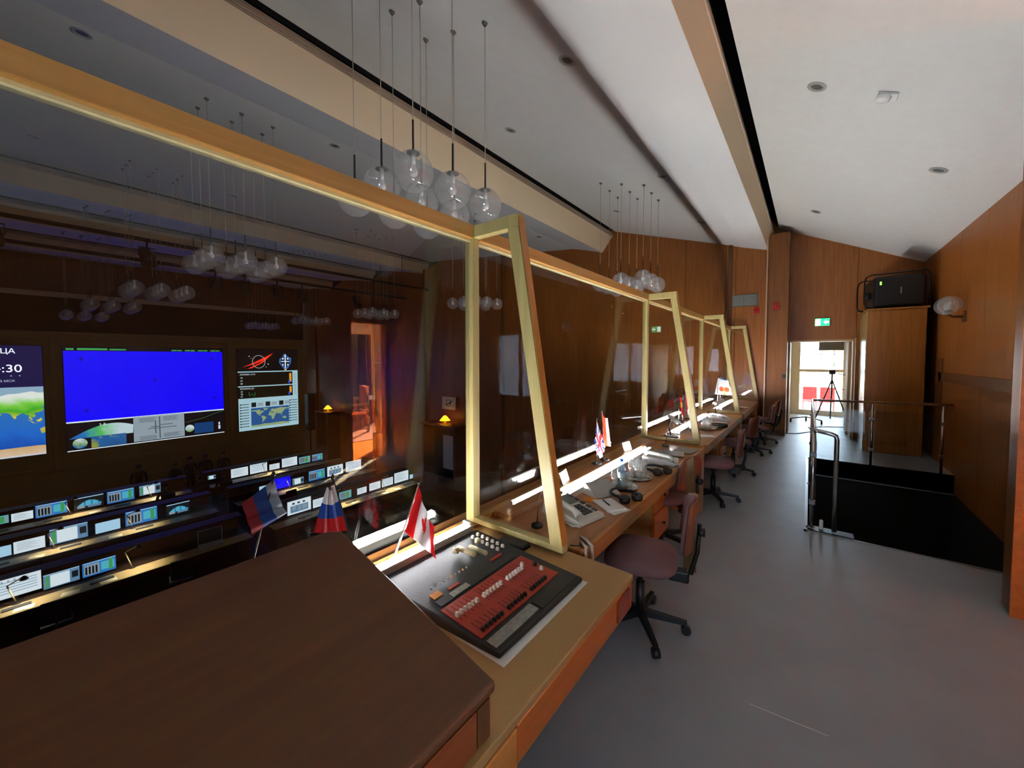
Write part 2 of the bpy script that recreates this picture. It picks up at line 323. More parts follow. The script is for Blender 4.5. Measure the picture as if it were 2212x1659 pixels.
sob(G().box(3.0, 15.4, -.4, 3.4, 34, 9), 'wall_sun_blocker', P('sun_blocker_surface', 'c8bca4', .8), 'added unseen wall outside that keeps direct sun off the corridor window', 'wall')  # out-of-view wall added to block direct sun from the corridor
# scaffold and red chairs outside
sc = thing('scaffold', 'pipe scaffold standing in glare outside the corridor window', 'scaffold', (.25, 20, -.4))
for x in (-1.2, .1, 1.4):
    for y in (0, .9): G().tube([(x, y, 0), (x, y, 4.4)], .024).ob('scaffold_pole', STEELD, sc)
for z in (.6, 1.5, 2.5, 3.4): G().tube([(-1.3, 0, z), (1.5, 0, z)], .02).ob('scaffold_rail', STEELD, sc)
G().box(-1.2, 0, 2.42, 1.4, .9, 2.46).ob('scaffold_deck', CORD, sc)
RED = P('red_plastic', 'b8140a', .5)
def redchair(x, lab):
    t = thing('red_chair', lab, 'chair', (x, 17.2, -.4), R(180), 'red chairs outside the window')
    G().box(-.2, -.2, .62, .2, .2, .66).ob('seat', RED, t, bev=.01); G().box(-.2, .17, .68, .2, .21, 1.15).ob('backrest', RED, t, bev=.02)
    for a in (-.18, .18):
        for b in (-.18, .18): G().tube([(a, b, 0), (a, b, .62)], .016).ob('leg', RED, t)
redchair(.02, 'red chair outside the corridor window, nearer its middle rail end'); redchair(.5, 'red chair outside the corridor window, beside the tripod')
tp = thing('tripod', 'camera tripod standing in front of the bright corridor window', 'tripod', (.50, 14.0, 0))
for k in range(3):
    a = R(90+120*k); G().tube([(0, 0, 1.15), (.42*math.cos(a), .42*math.sin(a), 0)], .018).ob('leg', BLKM, tp)
G().tube([(0, 0, .7), (0, 0, 1.32)], .02).ob('centre_column', BLKM, tp); G().box(-.07, -.06, 1.3, .07, .08, 1.42).ob('head', BLKP, tp, bev=.01); G().tube([(0, 0, 1.36), (.28, -.12, 1.28)], .01).ob('pan_handle', BLKM, tp)
cs = thing('caster_stand', 'low wheeled camera dolly on the corridor floor', 'dolly', (-.05, 13.0, 0))
for s in (-1, 1):
    G().tube([(.33*s, 0, .1), (0, .25, .14), (0, .6, .12)], .014).ob('arm', BLKM, cs); G().tube([(.33*s-.02, 0, .05), (.33*s+.02, 0, .05)], .05, 12).ob('wheel', BLKP, cs)
G().tube([(-.02, .6, .05), (.02, .6, .05)], .05, 12).ob('wheel', BLKP, cs)
pts = [(-.4, 10.9, .012), (-.2, 11.05, .008), (.1, 11.6, .008), (.0, 12.2, .008), (.4, 12.6, .008), (.9, 12.9, .008)]
tag(G().tube(pts, .008, 6).ob('floor_cable', BLKP), 'thin black cable trailing over the floor through the exit', 'cable')
# ------------------------------------------------------------------ sunlit lobby beside the camera (seen mirrored in the glass)
LOBW = P('lobby_stone', 'ead0aa', .6, noise=.05, nscale=3); LOBF = wood('lobby_parquet', 'b5651f', 'd0802e', 'y', .25)
sob(G().box(2.84, .3, -.3, 8.2, 7.4, 0), 'floor_lobby', LOBF, 'glossy orange parquet of the sunlit lobby', 'floor')
g = G(); g.box(2.84, .3, 3.2, 8.2, 7.4, 3.4); sob(g, 'ceiling_lobby', CEIL, 'lobby ceiling', 'ceiling')
wl = struct('wall_lobby', 'pale stone-clad lobby walls in big courses', 'wall')
for k in range(4):
    G().box(8.0, .4, .8*k+.004, 8.2, 6.0, .8*k+.796).ob('stone_course', LOBW, wl); G().box(8.0, 6.95, .8*k+.004, 8.2, 7.4, .8*k+.796).ob('stone_course', LOBW, wl)
    G().box(7.05, 7.2, .8*k+.004, 7.99, 7.4, .8*k+.796).ob('stone_course', LOBW, wl); G().box(2.84, 7.2, .8*k+.004, 3.19, 7.4, .8*k+.796).ob('stone_course', LOBW, wl)
G().box(3.2, 7.2, 0, 7.04, 7.4, .3).ob('window_apron', LOBW, wl); G().box(3.2, 7.2, 3.1, 7.04, 7.4, 3.2).ob('window_head', LOBW, wl)
G().box(8.1, 6.0, 2.5, 8.2, 6.95, 3.2).ob('door_header', LOBW, wl); G().box(8.12, 6.0, 0, 8.2, 6.95, 2.5).ob('dark_door', P('dark_door', '20141a', .4), wl); G().box(2.84, .3, 0, 8.2, .5, 3.2).ob('stone_course', LOBW, wl)
G().box(2.84, 4.31, 0, 2.9, 7.4, 3.2).ob('stone_course', LOBW, wl)
G().box(7.98, 5.9, 0, 8.06, 6.0, 2.6).ob('door_surround', WALLD, wl); G().box(7.98, 6.95, 0, 8.06, 7.05, 2.6).ob('door_surround', WALLD, wl); G().box(7.97, 5.9, 2.5, 8.06, 7.05, 2.72).ob('door_surround', LOBW, wl)
w2 = struct('window_2', 'tall lobby window letting in low sun', 'window')
for x in (3.2, 5.1, 6.98): G().box(x, 7.24, .3, x+.06, 7.32, 3.1).ob('window_mullion', FRM, w2)
for z in (.3, 3.04): G().box(3.2, 7.24, z, 7.04, 7.32, z+.06).ob('window_rail', FRM, w2)
d2 = struct('door_2', 'wood-framed lobby doorway mirrored in the glass screen', 'door')
for y in (DY0, DY1-.04): G().box(2.74, y, 0, 2.86, y+.04, DZ).ob('door_jamb', CONF, d2)
G().box(2.74, DY0, DZ-.04, 2.86, DY1, DZ).ob('door_head', CONF, d2)
LEA = P('pink_leather', 'c2806a', .5); DKW = P('dark_chair_wood', '3a1d10', .4)
t = thing('armchair', 'wooden armchair with pink padded back in the sunlit lobby', 'armchair', (5.35, 4.90, .0125), R(12))
G().box(-.27, -.26, .42, .27, .26, .50).ob('seat', LEA, t, bev=.03); G().box(-.24, .22, .55, .24, .30, 1.08).ob('backrest', LEA, t, bev=.04)
for a in (-.27, .27):
    for b in (-.24, .26): G().box(a-.022, b-.022, 0, a+.022, b+.022, .66 if b < 0 else .95).ob('leg', DKW, t)
    G().box(a-.03, -.28, .64, a+.03, .28, .68).ob('arm', DKW, t, bev=.01)
t = thing('side_table', 'white-topped small table beside the lobby armchair', 'table', (6.35, 5.95, .0125))
G().box(-.3, -.3, .62, .3, .3, .67).ob('table_top', WHITE, t, bev=.01)
for a in (-.26, .26):
    for b in (-.26, .26): G().box(a-.025, b-.025, 0, a+.025, b+.025, .62).ob('leg', CONF, t)
t = thing('stone_urn', 'pale stone urn on a pedestal just inside the lobby doorway', 'urn', (3.2, 4.22, 0))
G().box(-.1, -.1, 0, .1, .1, .35).ob('pedestal', LOBW, t); G().lathe([(.02, .35), (.08, .36), (.11, .48), (.07, .62), (.04, .7), (.05, .9), (.12, 1.1), (.14, 1.15), (.11, 1.15), (.02, .95)], 16).ob('urn_body', LOBW, t)
tag(G().box(4.2, 3.6, 0, 7.4, 6.6, .012).ob('lobby_rug', P('rug_wool', '9a4a34', .9, noise=.4, nscale=6)), 'patterned red rug on the lobby parquet', 'rug')
# ------------------------------------------------------------------ glazed partition along the balcony
CONF2 = wood('edge_warm_light_paint', 'b87a34', 'cc8c40', 'z', .35)  # orange strips put warm lobby light into the aisle-side wing faces
pt = thing('glazed_partition', 'oak-framed glass screen with splayed wings along the balcony desks', 'partition', (0, 0, 0))
py = (-3.0,)+POSTS
PYS = (-2.99, -1.4)+POSTS
for a, b in zip(PYS, PYS[1:]):
    G().box(GX-.035, a+.031, 2.465, GX+.045, b-.031, 2.545).ob('top_rail', RAILW, pt, bev=.004)
    G().box(GX-.02, a+.031, 2.452, GX+.02, b-.031, 2.4645).ob('glazing_bead', BEAD, pt)
    G().box(GX-.03, a+.031, .735, GX+.03, b-.031, .775).ob('bottom_rail', RAILW, pt)
    G().box(GX-.004, a+.031, .776, GX+.004, b-.031, 2.4515).ob('glass_pane', PANE, pt)
for y in PYS[1:]:
    G().box(GX-.03, y-.03, .735, GX+.03, y+.03, 2.545).ob('post', WINGW, pt, bev=.004)
    wg = bpy.data.objects.new('wing', None); COL.objects.link(wg); wg.parent = pt
    yy0, yy1 = y-.027, y+.027
    G().box(GX+.031, yy0, 2.475, -1.255, yy1, 2.545).ob('wing_top_bar', WINGW, wg, bev=.003)
    G().hexa([(-1.325, yy0, 2.474), (-1.255, yy0, 2.474), (-1.255, yy1, 2.474), (-1.325, yy1, 2.474)], [(-1.045, yy0, .80), (-.975, yy0, .80), (-.975, yy1, .80), (-1.045, yy1, .80)]).ob('wing_leg', WINGW, wg)
    G().hexa([(-1.2545, yy0, 2.53), (-1.252, yy0, 2.53), (-1.252, yy1, 2.53), (-1.2545, yy1, 2.53)], [(-.9745, yy0, .802), (-.972, yy0, .802), (-.972, yy1, .802), (-.9745, yy1, .802)]).ob('wing_edge_warm_light', CONF2, wg)
    G().box(GX+.031, yy0, .77, -.97, yy1, .80).ob('wing_base_bar', WINGW, wg, bev=.003)
    G().prism([(GX+.032, y-.003, .801), (-1.046, y-.003, .801), (-1.326, y-.003, 2.473), (GX+.032, y-.003, 2.473)], (0, .006, 0)).ob('wing_pane', PANE, wg)
# ------------------------------------------------------------------ balcony desks
def desk(y0, y1, lab):
    t = thing('balcony_desk', lab, 'desk', (0, 0, 0), 0, 'desks along the glass screen')
    G().box(-1.585, y0, .70, -.945, y1, .75).ob('worktop', DESKW, t, bev=.004)
    G().box(-.944, y0, .655, -.915, y1, .752).ob('front_edge', DESKF, t, bev=.004)
    G().box(-1.58, y0+.05, .751, -1.455, y1-.05, .79).ob('back_ledge', DESKW, t, bev=.004)
    G().box(-1.52, y0, .1, -1.5, y1, .699).ob('modesty_panel', CONF, t)
    for y in (y0+.02, y1-.06): G().box(-1.49, y, 0, -.96, y+.04, .699).ob('side_panel', DESKF, t)
    yp = y0+1.45
    pd = G().box(-1.45, yp, .18, -1.02, yp+.42, .699).ob('drawer_unit', DESKF, t)
    for z in (.2, .45):
        dr = G().box(-1.019, yp+.01, z, -1.0, yp+.41, z+.23).ob('drawer', CONF, t, bev=.004); G().lathe([(.004, 0), (.006, .012), (.014, .02), (.012, .03), (.001, .032)], 10, 0, (0, 0, 0), Matrix.Translation((-1.0, yp+.2, z+.12)) @ Matrix.Rotation(R(90), 4, 'Y')).ob('knob', BLKM, dr)
    return t
desk(1.80, 4.73, 'oak desk with phone, trays and flags beside the nearest swivel chair')
desk(4.87, 7.83, 'oak desk behind the second glass wing, middle of the row')
desk(7.97, 10.50, 'oak desk at the far end of the row by the pilaster')
for y, l in ((4.80, 'second'), (7.90, 'third'), (10.74, 'farthest')):
    tag(G().box(-1.6, y-.066 if y < 10 else 10.51, .0, -.945, y+.066 if y < 10 else 10.99, .765).ob('wing_plinth', DESKW, bev=.004), 'wooden plinth under the %s glass wing' % l, 'plinth')
def strip_lamp(y0, y1, lab, x0=-1.448, x1=-1.335):
    t = thing('strip_lamp', lab, 'lamp', (0, 0, .751), 0, 'fluorescent strips on the desks')
    G().box(x0, y0, 0, x1, y1, .012).ob('lamp_tray', WHITE, t)
    G().box(x0, y0, .0125, x0+.006, y1, .018).ob('reflector_rim', WHITE, t); G().box(x1-.006, y0, .0125, x1, y1, .040).ob('reflector_rim', WHITE, t)
    G().box((x0+x1)/2-.003, y0, .0125, (x0+x1)/2+.003, y1, .03).ob('reflector_rib', WHITE, t)
    for x in (x0+.032, x1-.03):
        G().tube([(x, y0+.03, .027), (x, y1-.03, .027)], .011, 10).ob('tube', TUBE, t)
        for y in (y0+.012, y1-.03): G().tube([(x, y, .027), (x, y+.017, .027)], .0115, 10).ob('end_cap', GREYP, t)
    return t
strip_lamp(2.40, 4.25, 'glowing white strip lamp along the back of the nearest oak desk')
strip_lamp(5.35, 7.4, 'glowing white strip lamp on the middle oak desk')
strip_lamp(8.4, 10.2, 'glowing white strip lamp on the farthest oak desk')
# ------------------------------------------------------------------ console desk in front
cd = thing('console_desk', 'tan laminate console desk with orange wooden front carrying the mixer', 'desk', (0, 0, 0))
G().box(-1.55, -.80, .72, -.635, 1.755, .75).ob('worktop', CONT, cd, bev=.005)
G().box(-.66, .845, .595, -.637, 1.745, .719).ob('front_apron', CONF, cd, bev=.006)
G().box(-.66, -.80, .585, -.630, .84, .719).ob('front_apron', wood('apron_light', 'c07a30', 'd08c3e', 'y', .35), cd, bev=.004)
G().box(-1.5, 1.725, .595, -.662, 1.748, .719).ob('side_apron', CONF, cd)
G().box(-.6365, 1.565, .615, -.626, 1.70, .712).ob('name_plate', P('red_brown_plate', '8e3f28', .35), cd, bev=.003)
for x, y in ((-1.0, 1.64), (-1.45, 1.64), (-1.0, -.7), (-1.45, -.7)):
    l = G().box(x-.025, y-.025, .04, x+.025, y+.025, .72).ob('leg', DESKF, cd); G().box(x-.032, y-.032, 0, x+.032, y+.032, .0395).ob('foot', BLKP, l, bev=.008)
G().box(-1.588, -.8, .70, -1.552, 1.755, .748).ob('back_shelf', DESKW, cd)
tl = thing('tube_lamp', 'bare bright fluorescent tube behind the mixer below the glass', 'lamp', (0, 0, .751))
G().box(-1.545, .80, 0, -1.50, 1.52, .06).ob('lamp_body', P('lamp_body_grey', 'b8b8ae', .4), tl, bev=.006)
G().tube([(-1.478, .83, .088), (-1.478, 1.50, .088)], .019, 14).ob('tube', TUBE1, tl)
G().box(-1.4565, .80, 0, -1.4515, 1.52, .091).ob('front_lip', P('lamp_lip_grey', 'a8a69a', .4), tl)
for y in (.805, 1.50): G().box(-1.51, y, .061, -1.459, y+.02, .112).ob('lamp_holder', WHITE, tl, bev=.004)
tag(G().box(-1.10, .952, .7505, -.772, 1.556, .7525).ob('paper_sheet', PAPER), 'white paper sheet lying under the front of the mixer', 'paper')
mx = thing('mixing_console', 'black mixing console with red fader panel and white knobs', 'mixer', (0, 0, .753))
MB_ = P('mixer_black', '17191a', .5, noise=.15, nscale=80, bump=.1); MR = P('mixer_red', 'a8321f', .45, noise=.12, nscale=90); MG = P('mixer_grey_label', '8f928a', .5, noise=.25, nscale=60)
G().hexa([(-1.45, .92, 0), (-.80, .965, 0), (-.79, 1.545, 0), (-1.45, 1.545, 0)], [(-1.45, .92, .062), (-.80, .965, .022), (-.79, 1.545, .022), (-1.45, 1.545, .062)]).ob('body', MB_, mx, bev=.008)
sl = lambda x: .0225+.04*(-.795-x)/.655      # height of the sloping top
def plate(x0, x1, y0, y1, h, name, m):
    return G().hexa([(x0, y0, sl(x0)), (x1, y0, sl(x1)), (x1, y1, sl(x1)), (x0, y1, sl(x0))], [(x0, y0, sl(x0)+h), (x1, y0, sl(x1)+h), (x1, y1, sl(x1)+h), (x0, y1, sl(x0)+h)]).ob(name, m, mx)
rp_ = plate(-1.10, -.888, .972, 1.492, .004, 'fader_panel', MR)
plate(-.868, -.822, .975, 1.235, .003, 'label_strip', MG); plate(-.865, -.812, 1.25, 1.53, .003, 'arm_rest', MB_)
plate(-1.155, -1.115, .99, 1.46, .003, 'meter_bridge', MB_)
WK = P('white_knob', 'd8cfc4', .4); OR = P('orange_label', 'd89040', .5)
ky = [.992+.0216*k for k in range(6)]+[1.144+.0212*k for k in range(6)]+[1.298+.0206*k for k in range(6)]
def knob(x, y, m, s=1.0, nm='fader_knob', par=None):
    z = sl(x)+.004; return G().hexa([(x-.009*s, y-.006*s, z), (x+.009*s, y-.006*s, z), (x+.009*s, y+.006*s, z), (x-.009*s, y+.006*s, z)], [(x-.006*s, y-.005*s, z+.016*s), (x+.006*s, y-.005*s, z+.016*s), (x+.006*s, y+.005*s, z+.016*s), (x-.006*s, y+.005*s, z+.016*s)]).ob(nm, m, par or mx)
for y in ky:
    plate(-1.09, -1.0, y-.0012, y+.0012, .0045, 'fader_slot', BLKP); knob(-1.03, y, WK)
    plate(-.965, -.9, y+.008, y+.0105, .0045, 'fader_slot', BLKP); knob(-.908, y+.010, BLKP, .9)
knob(-1.045, 1.425, WK); knob(-.96, 1.46, WK); knob(-1.0, 1.466, BLKP)
for i in range(6):
    for j in range(2): knob(-1.385+.034*i, 1.45+.040*j, WK, .95, 'push_button')
for i in range(10): knob(-1.222, 1.03+.023*i, OR if i in (5, 8) else GREYP, .45, 'indicator')
plate(-1.20, -1.165, 1.0, 1.045, .004, 'channel_label', OR); plate(-1.18, -1.165, 1.08, 1.14, .004, 'channel_label', MR); plate(-1.19, -1.175, 1.36, 1.44, .004, 'channel_label', MR); plate(-1.15, -1.12, 1.06, 1.16, .004, 'channel_label', MG)
ROLL = P('knit_roll', 'b9b18a', .9, bump=.4, nscale=250)
for i, (x, y, a, L) in enumerate(((-1.30, 1.315, 25, .12), (-1.265, 1.36, 22, .115), (-1.325, 1.425, 85, .06), (-1.34, 1.285, 80, .055))):
    d = Vector((math.cos(R(a-20)), math.sin(R(a-20))*.35, 0))*L/2; c = Vector((x, y, .753+sl(x)+.022))
    tag(G().tube([c-d, c-d*.9, c+d*.9, c+d], [.008, .013, .013, .008], 10).ob('cloth_roll', ROLL), 'beige rolled cloth on the mixer, %s of four toward the far end' % ORD[i], 'cloth roll', 'rolled cloths on the mixer')
tag(G().hexa([(-1.34, 1.555, .751), (-1.16, 1.60, .751), (-1.16, 1.672, .751), (-1.34, 1.665, .751)], [(-1.33, 1.56, .775), (-1.165, 1.605, .775), (-1.165, 1.666, .775), (-1.33, 1.66, .775)]).ob('black_case', BLKP, bev=.008), 'small flat black case between the mixer and the glass wing', 'case')
# ------------------------------------------------------------------ tall sideboard block in the foreground
sb = thing('console_hood', 'big sloping dark brown wooden hood covering the console in the foreground', 'console hood', (0, 0, 0))
HX0, HZ0, HX1, HZ1, HY0, HY1 = -1.475, 1.095, -.648, .90, -.75, .767
def slope_slab(x0, z0, x1, z1, y0, y1, zb0, zb1): return G().hexa([(x0, y0, zb0), (x1, y0, zb1), (x1, y1, zb1), (x0, y1, zb0)], [(x0, y0, z0), (x1, y0, z1), (x1, y1, z1), (x0, y1, z0)])
slope_slab(HX0, HZ0, HX1, HZ1, HY0, HY1, HZ0-.03, HZ1-.03).ob('top', BLKW, sb, bev=.010, seg=3)
slope_slab(HX0+.015, HZ0-.031, HX1-.012, HZ1-.031, HY0+.01, HY1-.012, .751, .751).ob('carcass', BLKS, sb)
for k in range(2):
    G().box(HX1-.0115, HY1-.06-.66*(k+1), .757, HX1-.005, HY1-.07-.66*k, .862).ob('front_flap', BLKS, sb, bev=.002)
G().box(HX1-.0115, HY1-.065, .757, HX1-.006, HY1-.02, .862).ob('front_flap', WALLD, sb)
# ------------------------------------------------------------------ swivel chairs on the balcony
def make_chair(lab):
    t = thing('swivel_chair', lab, 'chair', (0, 0, 0), 0, 'swivel chairs at the balcony desks')   # faces -X
    g = G(); n = 24; prof = ((.0, .435), (.9, .44), (1.0, .46), (1.0, .485), (.93, .505), (.6, .515), (.0, .517))
    vs = []; fs = []
    for r, z in prof:
        for k in range(n):
            a = 2*math.pi*k/n; c, s = math.cos(a), math.sin(a); e = (abs(c)**3.2+abs(s)**3.2)**(-1/3.2)
            vs.append((max(r, .002)*.225*c*e, max(r, .002)*.235*s*e, z-(.012 if c < -.5 else 0)*r))
    for i in range(len(prof)-1):
        for k in range(n): fs.append((i*n+k, i*n+(k+1) % n, (i+1)*n+(k+1) % n, (i+1)*n+k))
    g.add(vs, fs, 0, True).ob('seat', FAB, t)
    # backrest: curved shell, fabric inside, ply outside
    def shell(off, th, inset, nm, m):
        g = G(); N, Mh = 10, 8; pts = []
        for side in (0, 1):
            for j in range(Mh+1):
                for i in range(N+1):
                    u = -1+2*i/N; v = j/Mh; w = (.185-inset)*(1-.12*v)*(1-.25*max(0, (v-.75)/.25)**2)
                    y = u*w; x = .275+off+side*th-.045*u*u+.03*v; pts.append((x, y, .585+inset+(.33-2*inset)*v-.03*u*u*(1 if v > .5 else -.6)*abs(2*v-1)))
        F = []; L = (N+1)*(Mh+1)
        for j in range(Mh):
            for i in range(N):
                a = j*(N+1)+i; F.append((a, a+1, a+N+2, a+N+1)); F.append((L+a+N+1, L+a+N+2, L+a+1, L+a))
        rim = [j*(N+1) for j in range(Mh+1)]+[Mh*(N+1)+i for i in range(1, N+1)]+[j*(N+1)+N for j in range(Mh-1, -1, -1)]+[i for i in range(N-1, 0, -1)]
        for a, b in zip(rim, rim[1:]+rim[:1]): F.append((a, b, L+b, L+a))
        g.add(pts, F, 0, True); return g.ob(nm, m, t)
    shell(0, .02, .012, 'back_pad', FAB); shell(.021, .012, 0, 'backrest', PLY)
    G().tube([(.05, 0, .415), (.22, 0, .40), (.30, 0, .42), (.335, 0, .56), (.345, 0, .74)], [.014, .014, .016, .014, .012], 8).ob('back_stem', BLKM, t)
    G().box(.17, -.035, .36, .29, .035, .43).ob('tilt_housing', BLKP, t, bev=.01)
    kn = G().tube([(.335, 0, .69), (.375, 0, .69)], .028, 10).ob('back_knob', BLKP, t)
    G().tube([(0, 0, .07), (0, 0, .3)], .028, 12).ob('gas_column', BLKP, t); G().tube([(0, 0, .3), (0, 0, .436)], .016, 10).ob('piston', BLKM, t)
    G().tube([(.0, -.06, .42), (.02, -.2, .41)], .006, 6).ob('height_lever', BLKM, t)
    for k in range(5):
        a = R(-66+72*k); d = Vector((math.cos(a), math.sin(a), 0)); n_ = Vector((-d.y, d.x, 0))
        p, q = d*.02, d*.285
        ar = G().hexa([p-n_*.022+Vector((0, 0, .075)), p+n_*.022+Vector((0, 0, .075)), q+n_*.014+Vector((0, 0, .06)), q-n_*.014+Vector((0, 0, .06))], [p-n_*.02+Vector((0, 0, .118)), p+n_*.02+Vector((0, 0, .118)), q+n_*.012+Vector((0, 0, .085)), q-n_*.012+Vector((0, 0, .085))]).ob('base_arm', BLKP, t)
        c = d*.28+Vector((0, 0, .03)); G().tube([c-n_*.02, c+n_*.02], .029, 12).ob('caster', BLKP, ar)
    return t
ch = make_chair('mauve swivel chair nearest the console, backrest turned out'); ch.location = (-.85, 2.48, 0); ch.rotation_euler = (0, 0, R(14))
dup(ch, (-1.07, 3.74, 0), R(-20), 'mauve swivel chair pushed under the nearest oak desk behind the first')
dup(ch, (-.92, 5.28, 0), R(8), 'swivel chair pulled up to the near end of the middle desk')
dup(ch, (-.90, 6.72, 0), R(-12), 'swivel chair at the far half of the middle desk')
dup(ch, (-.80, 8.35, 0), R(10), 'swivel chair at the farthest desk, fourth behind the nearest chair')
dup(ch, (-.78, 9.5, 0), R(-5), 'swivel chair closest to the pilaster at the row end')
bd = G().hexa([(-.80, 3.38, .0), (-.70, 3.37, .0), (-.70, 3.385, .0), (-.80, 3.395, 0)], [(-.80, 3.43, .90), (-.745, 3.425, .95), (-.745, 3.44, .95), (-.80, 3.445, .90)]).ob('leaning_board', wood('board_wood', '5c4426', '745a36', 'z', .5))
tag(bd, 'narrow wooden board propped upright against the desk edge', 'board')
# ------------------------------------------------------------------ flags
FM = {k: P('flag_'+k, h, .8) for k, h in dict(red='cf2027', white='e8e6e6', blue='1e4fae', navy='24357e', ukred='c8203a', orange='e2491f', yellow='e3b23a', black='1a1820', sky='3f8fd0', dimwhite='868c94', dimblue='1a3c7c', dimred='7c1a22').items()}  # last three: darkened copies that put dim reflected light into one flag
for m in FM.values():
    t_ = m.node_tree; b_ = t_.nodes['Principled BSDF']; c_ = b_.inputs['Base Color'].default_value[:]
    tl_ = t_.nodes.new('ShaderNodeBsdfTranslucent'); tl_.inputs[0].default_value = c_; mx_ = t_.nodes.new('ShaderNodeMixShader'); mx_.inputs[0].default_value = .3
    t_.links.new(b_.outputs[0], mx_.inputs[1]); t_.links.new(tl_.outputs[0], mx_.inputs[2]); t_.links.new(mx_.outputs[0], t_.nodes['Material Output'].inputs[0])
def flag_cloth(corners, colf, keys, parent, rip=.012, nu=42, nv=28, waves=2.5, nrm=(1, 0, 0)):
    A, B, C_, D = [Vector(c) for c in corners]; n = Vector(nrm); g = G(); vs = []; N = nu+1
    for side in (0, 1):
        for j in range(nv+1):
            for i in range(N):
                u, v = i/nu, j/nv
                p = (A*(1-u)+B*u)*(1-v)+(D*(1-u)+C_*u)*v
                p = p+n*(rip*math.sin(u*waves*2*math.pi+v*2.2)*(.25+u)+.0012*side)+Vector((0, 0, -.02*math.sin(math.pi*u)*(1-v)))
                vs.append(p)
    g.v = [tuple(p) for p in vs]; L = N*(nv+1)
    for side in (0, 1):
        for j in range(nv):
            for i in range(nu):
                a = side*L+j*N+i; g.f.append((a, a+1, a+N+1, a+N) if side else (a+N, a+N+1, a+1, a)); g.m.append(keys.index(colf((i+.5)/nu, (j+.5)/nv))); g.s.append(True)
    me = g.ob('flag_cloth', [FM[k] for k in keys], parent); return me
LEAF = [(0, 1), (.12, .74), (.28, .8), (.2, .38), (.42, .6), (.48, .5), (.74, .55), (.62, .3), (.72, .24), (.36, -.08), (.4, -.24), (.06, -.2), (.05, -.5), (-.05, -.5), (-.06, -.2), (-.4, -.24), (-.36, -.08), (-.72, .24), (-.62, .3), (-.74, .55), (-.48, .5), (-.42, .6), (-.2, .38), (-.28, .8), (-.12, .74)]
def inpoly(x, y, P_):
    r = False; j = len(P_)-1
    for i in range(len(P_)):
        if (P_[i][1] > y) != (P_[j][1] > y) and x < (P_[j][0]-P_[i][0])*(y-P_[i][1])/(P_[j][1]-P_[i][1])+P_[i][0]: r = not r
        j = i
    return r
def canada(u, v):
    if u < .25 or u > .75: return 'red'
    return 'red' if inpoly((u-.5)*5.0, (.52-v)*2.6, LEAF) else 'white'
def union(u, v):
    x, y = abs(u-.5), abs(v-.5); d1 = abs((u-.5)-(v-.5)); d2 = abs((u-.5)+(v-.5))
    if x < .055 or y < .10: return 'ukred'
    if x < .095 or y < .165: return 'white'
    if min(d1, d2) < .03: return 'ukred'
    if min(d1, d2) < .095: return 'white'
    return 'navy'
def flag(lab, base, top, corners, colf, keys, rip=.012, pole_r=.004, disc=True, waves=2.5, nrm=(1, 0, 0), polem=None, group='table flags on the balcony desks', nu=42, nv=28):
    t = thing('table_flag', lab, 'flag', base, 0, group); b = Vector(base); rel = lambda p: Vector(p)-b
    G().tube([(0, 0, .004), rel(top)], pole_r, 8).ob('flag_pole', polem or CHROME, t)
    tip = rel(top); G().lathe([(.001, 0), (.007, .004), (.008, .010), (.004, .018), (.001, .022)], 10, 0, tuple(tip)).ob('finial', BLKM, t)
    if disc: G().lathe([(.001, 0), (.045, 0), (.047, .006), (.03, .014), (.008, .018), (.001, .019)], 18).ob('flag_base', BLKM, t)
    flag_cloth([rel(c) for c in corners], colf, keys, t, rip, nu, nv, waves, nrm)
    return t
fx = lambda x, y, X: at(x, y, 'x', X)
flag('small Canadian flag on a slanting pole beside the mixer', (-1.466, 1.0, .815), tuple(fx(905, 1046, -1.42)), [fx(904, 1050, -1.418), fx(936, 1140, -1.39), fx(945, 1209, -1.37), fx(874, 1148, -1.435)], canada, ['red', 'white'], .010, disc=False, nu=60, nv=40)
flag('small white, blue and red flag leaning behind the foreground hood', (-1.40, .86, .752), tuple(fx(719, 1036, -1.42)), [fx(722, 1042, -1.42), fx(706, 1052, -1.40), fx(679, 1152, -1.38), fx(752, 1146, -1.415)], lambda u, v: 'white' if v < .34 else 'blue' if v < .67 else 'red', ['white', 'blue', 'red'], .006, polem=BLKM)
flag('white, blue and red flag tilted, dim light painted in, left of the Canadian one', (-1.545, .42, .752), tuple(fx(591, 1030, -1.545)), [fx(592, 1036, -1.545), fx(620, 1108, -1.53), fx(546, 1158, -1.53), fx(522, 1088, -1.545)], lambda u, v: 'dimwhite' if v < .3 else 'dimblue' if v < .68 else 'dimred', ['dimwhite', 'dimblue', 'dimred'], .006, polem=BLKM)
flag('small Union Jack table flag behind the nearest strip lamp', (-1.53, 3.25, .791), (-1.53, 3.24, 1.20), [(-1.53, 3.24, 1.19), (-1.50, 3.13, .98), (-1.46, 3.19, .86), (-1.47, 3.30, .95)], union, ['ukred', 'white', 'navy'], .008, nu=60, nv=40)
flag('small orange-red and white flag behind the Union Jack', (-1.53, 3.42, .791), (-1.535, 3.36, 1.26), [(-1.535, 3.362, 1.25), (-1.50, 3.40, 1.20), (-1.46, 3.42, .93), (-1.52, 3.37, .94)], lambda u, v: 'orange' if u < .62 else 'white', ['orange', 'white'], .008)
flag('red flag with yellow centre on the middle desk', (-1.52, 6.0, .791), (-1.52, 6.0, 1.27), [(-1.52, 6.0, 1.26), (-1.47, 5.92, 1.18), (-1.40, 5.80, .92), (-1.50, 6.02, .95)], lambda u, v: 'yellow' if .36 < v+.3*(u-.5) < .62 else 'red', ['red', 'yellow'], .01)
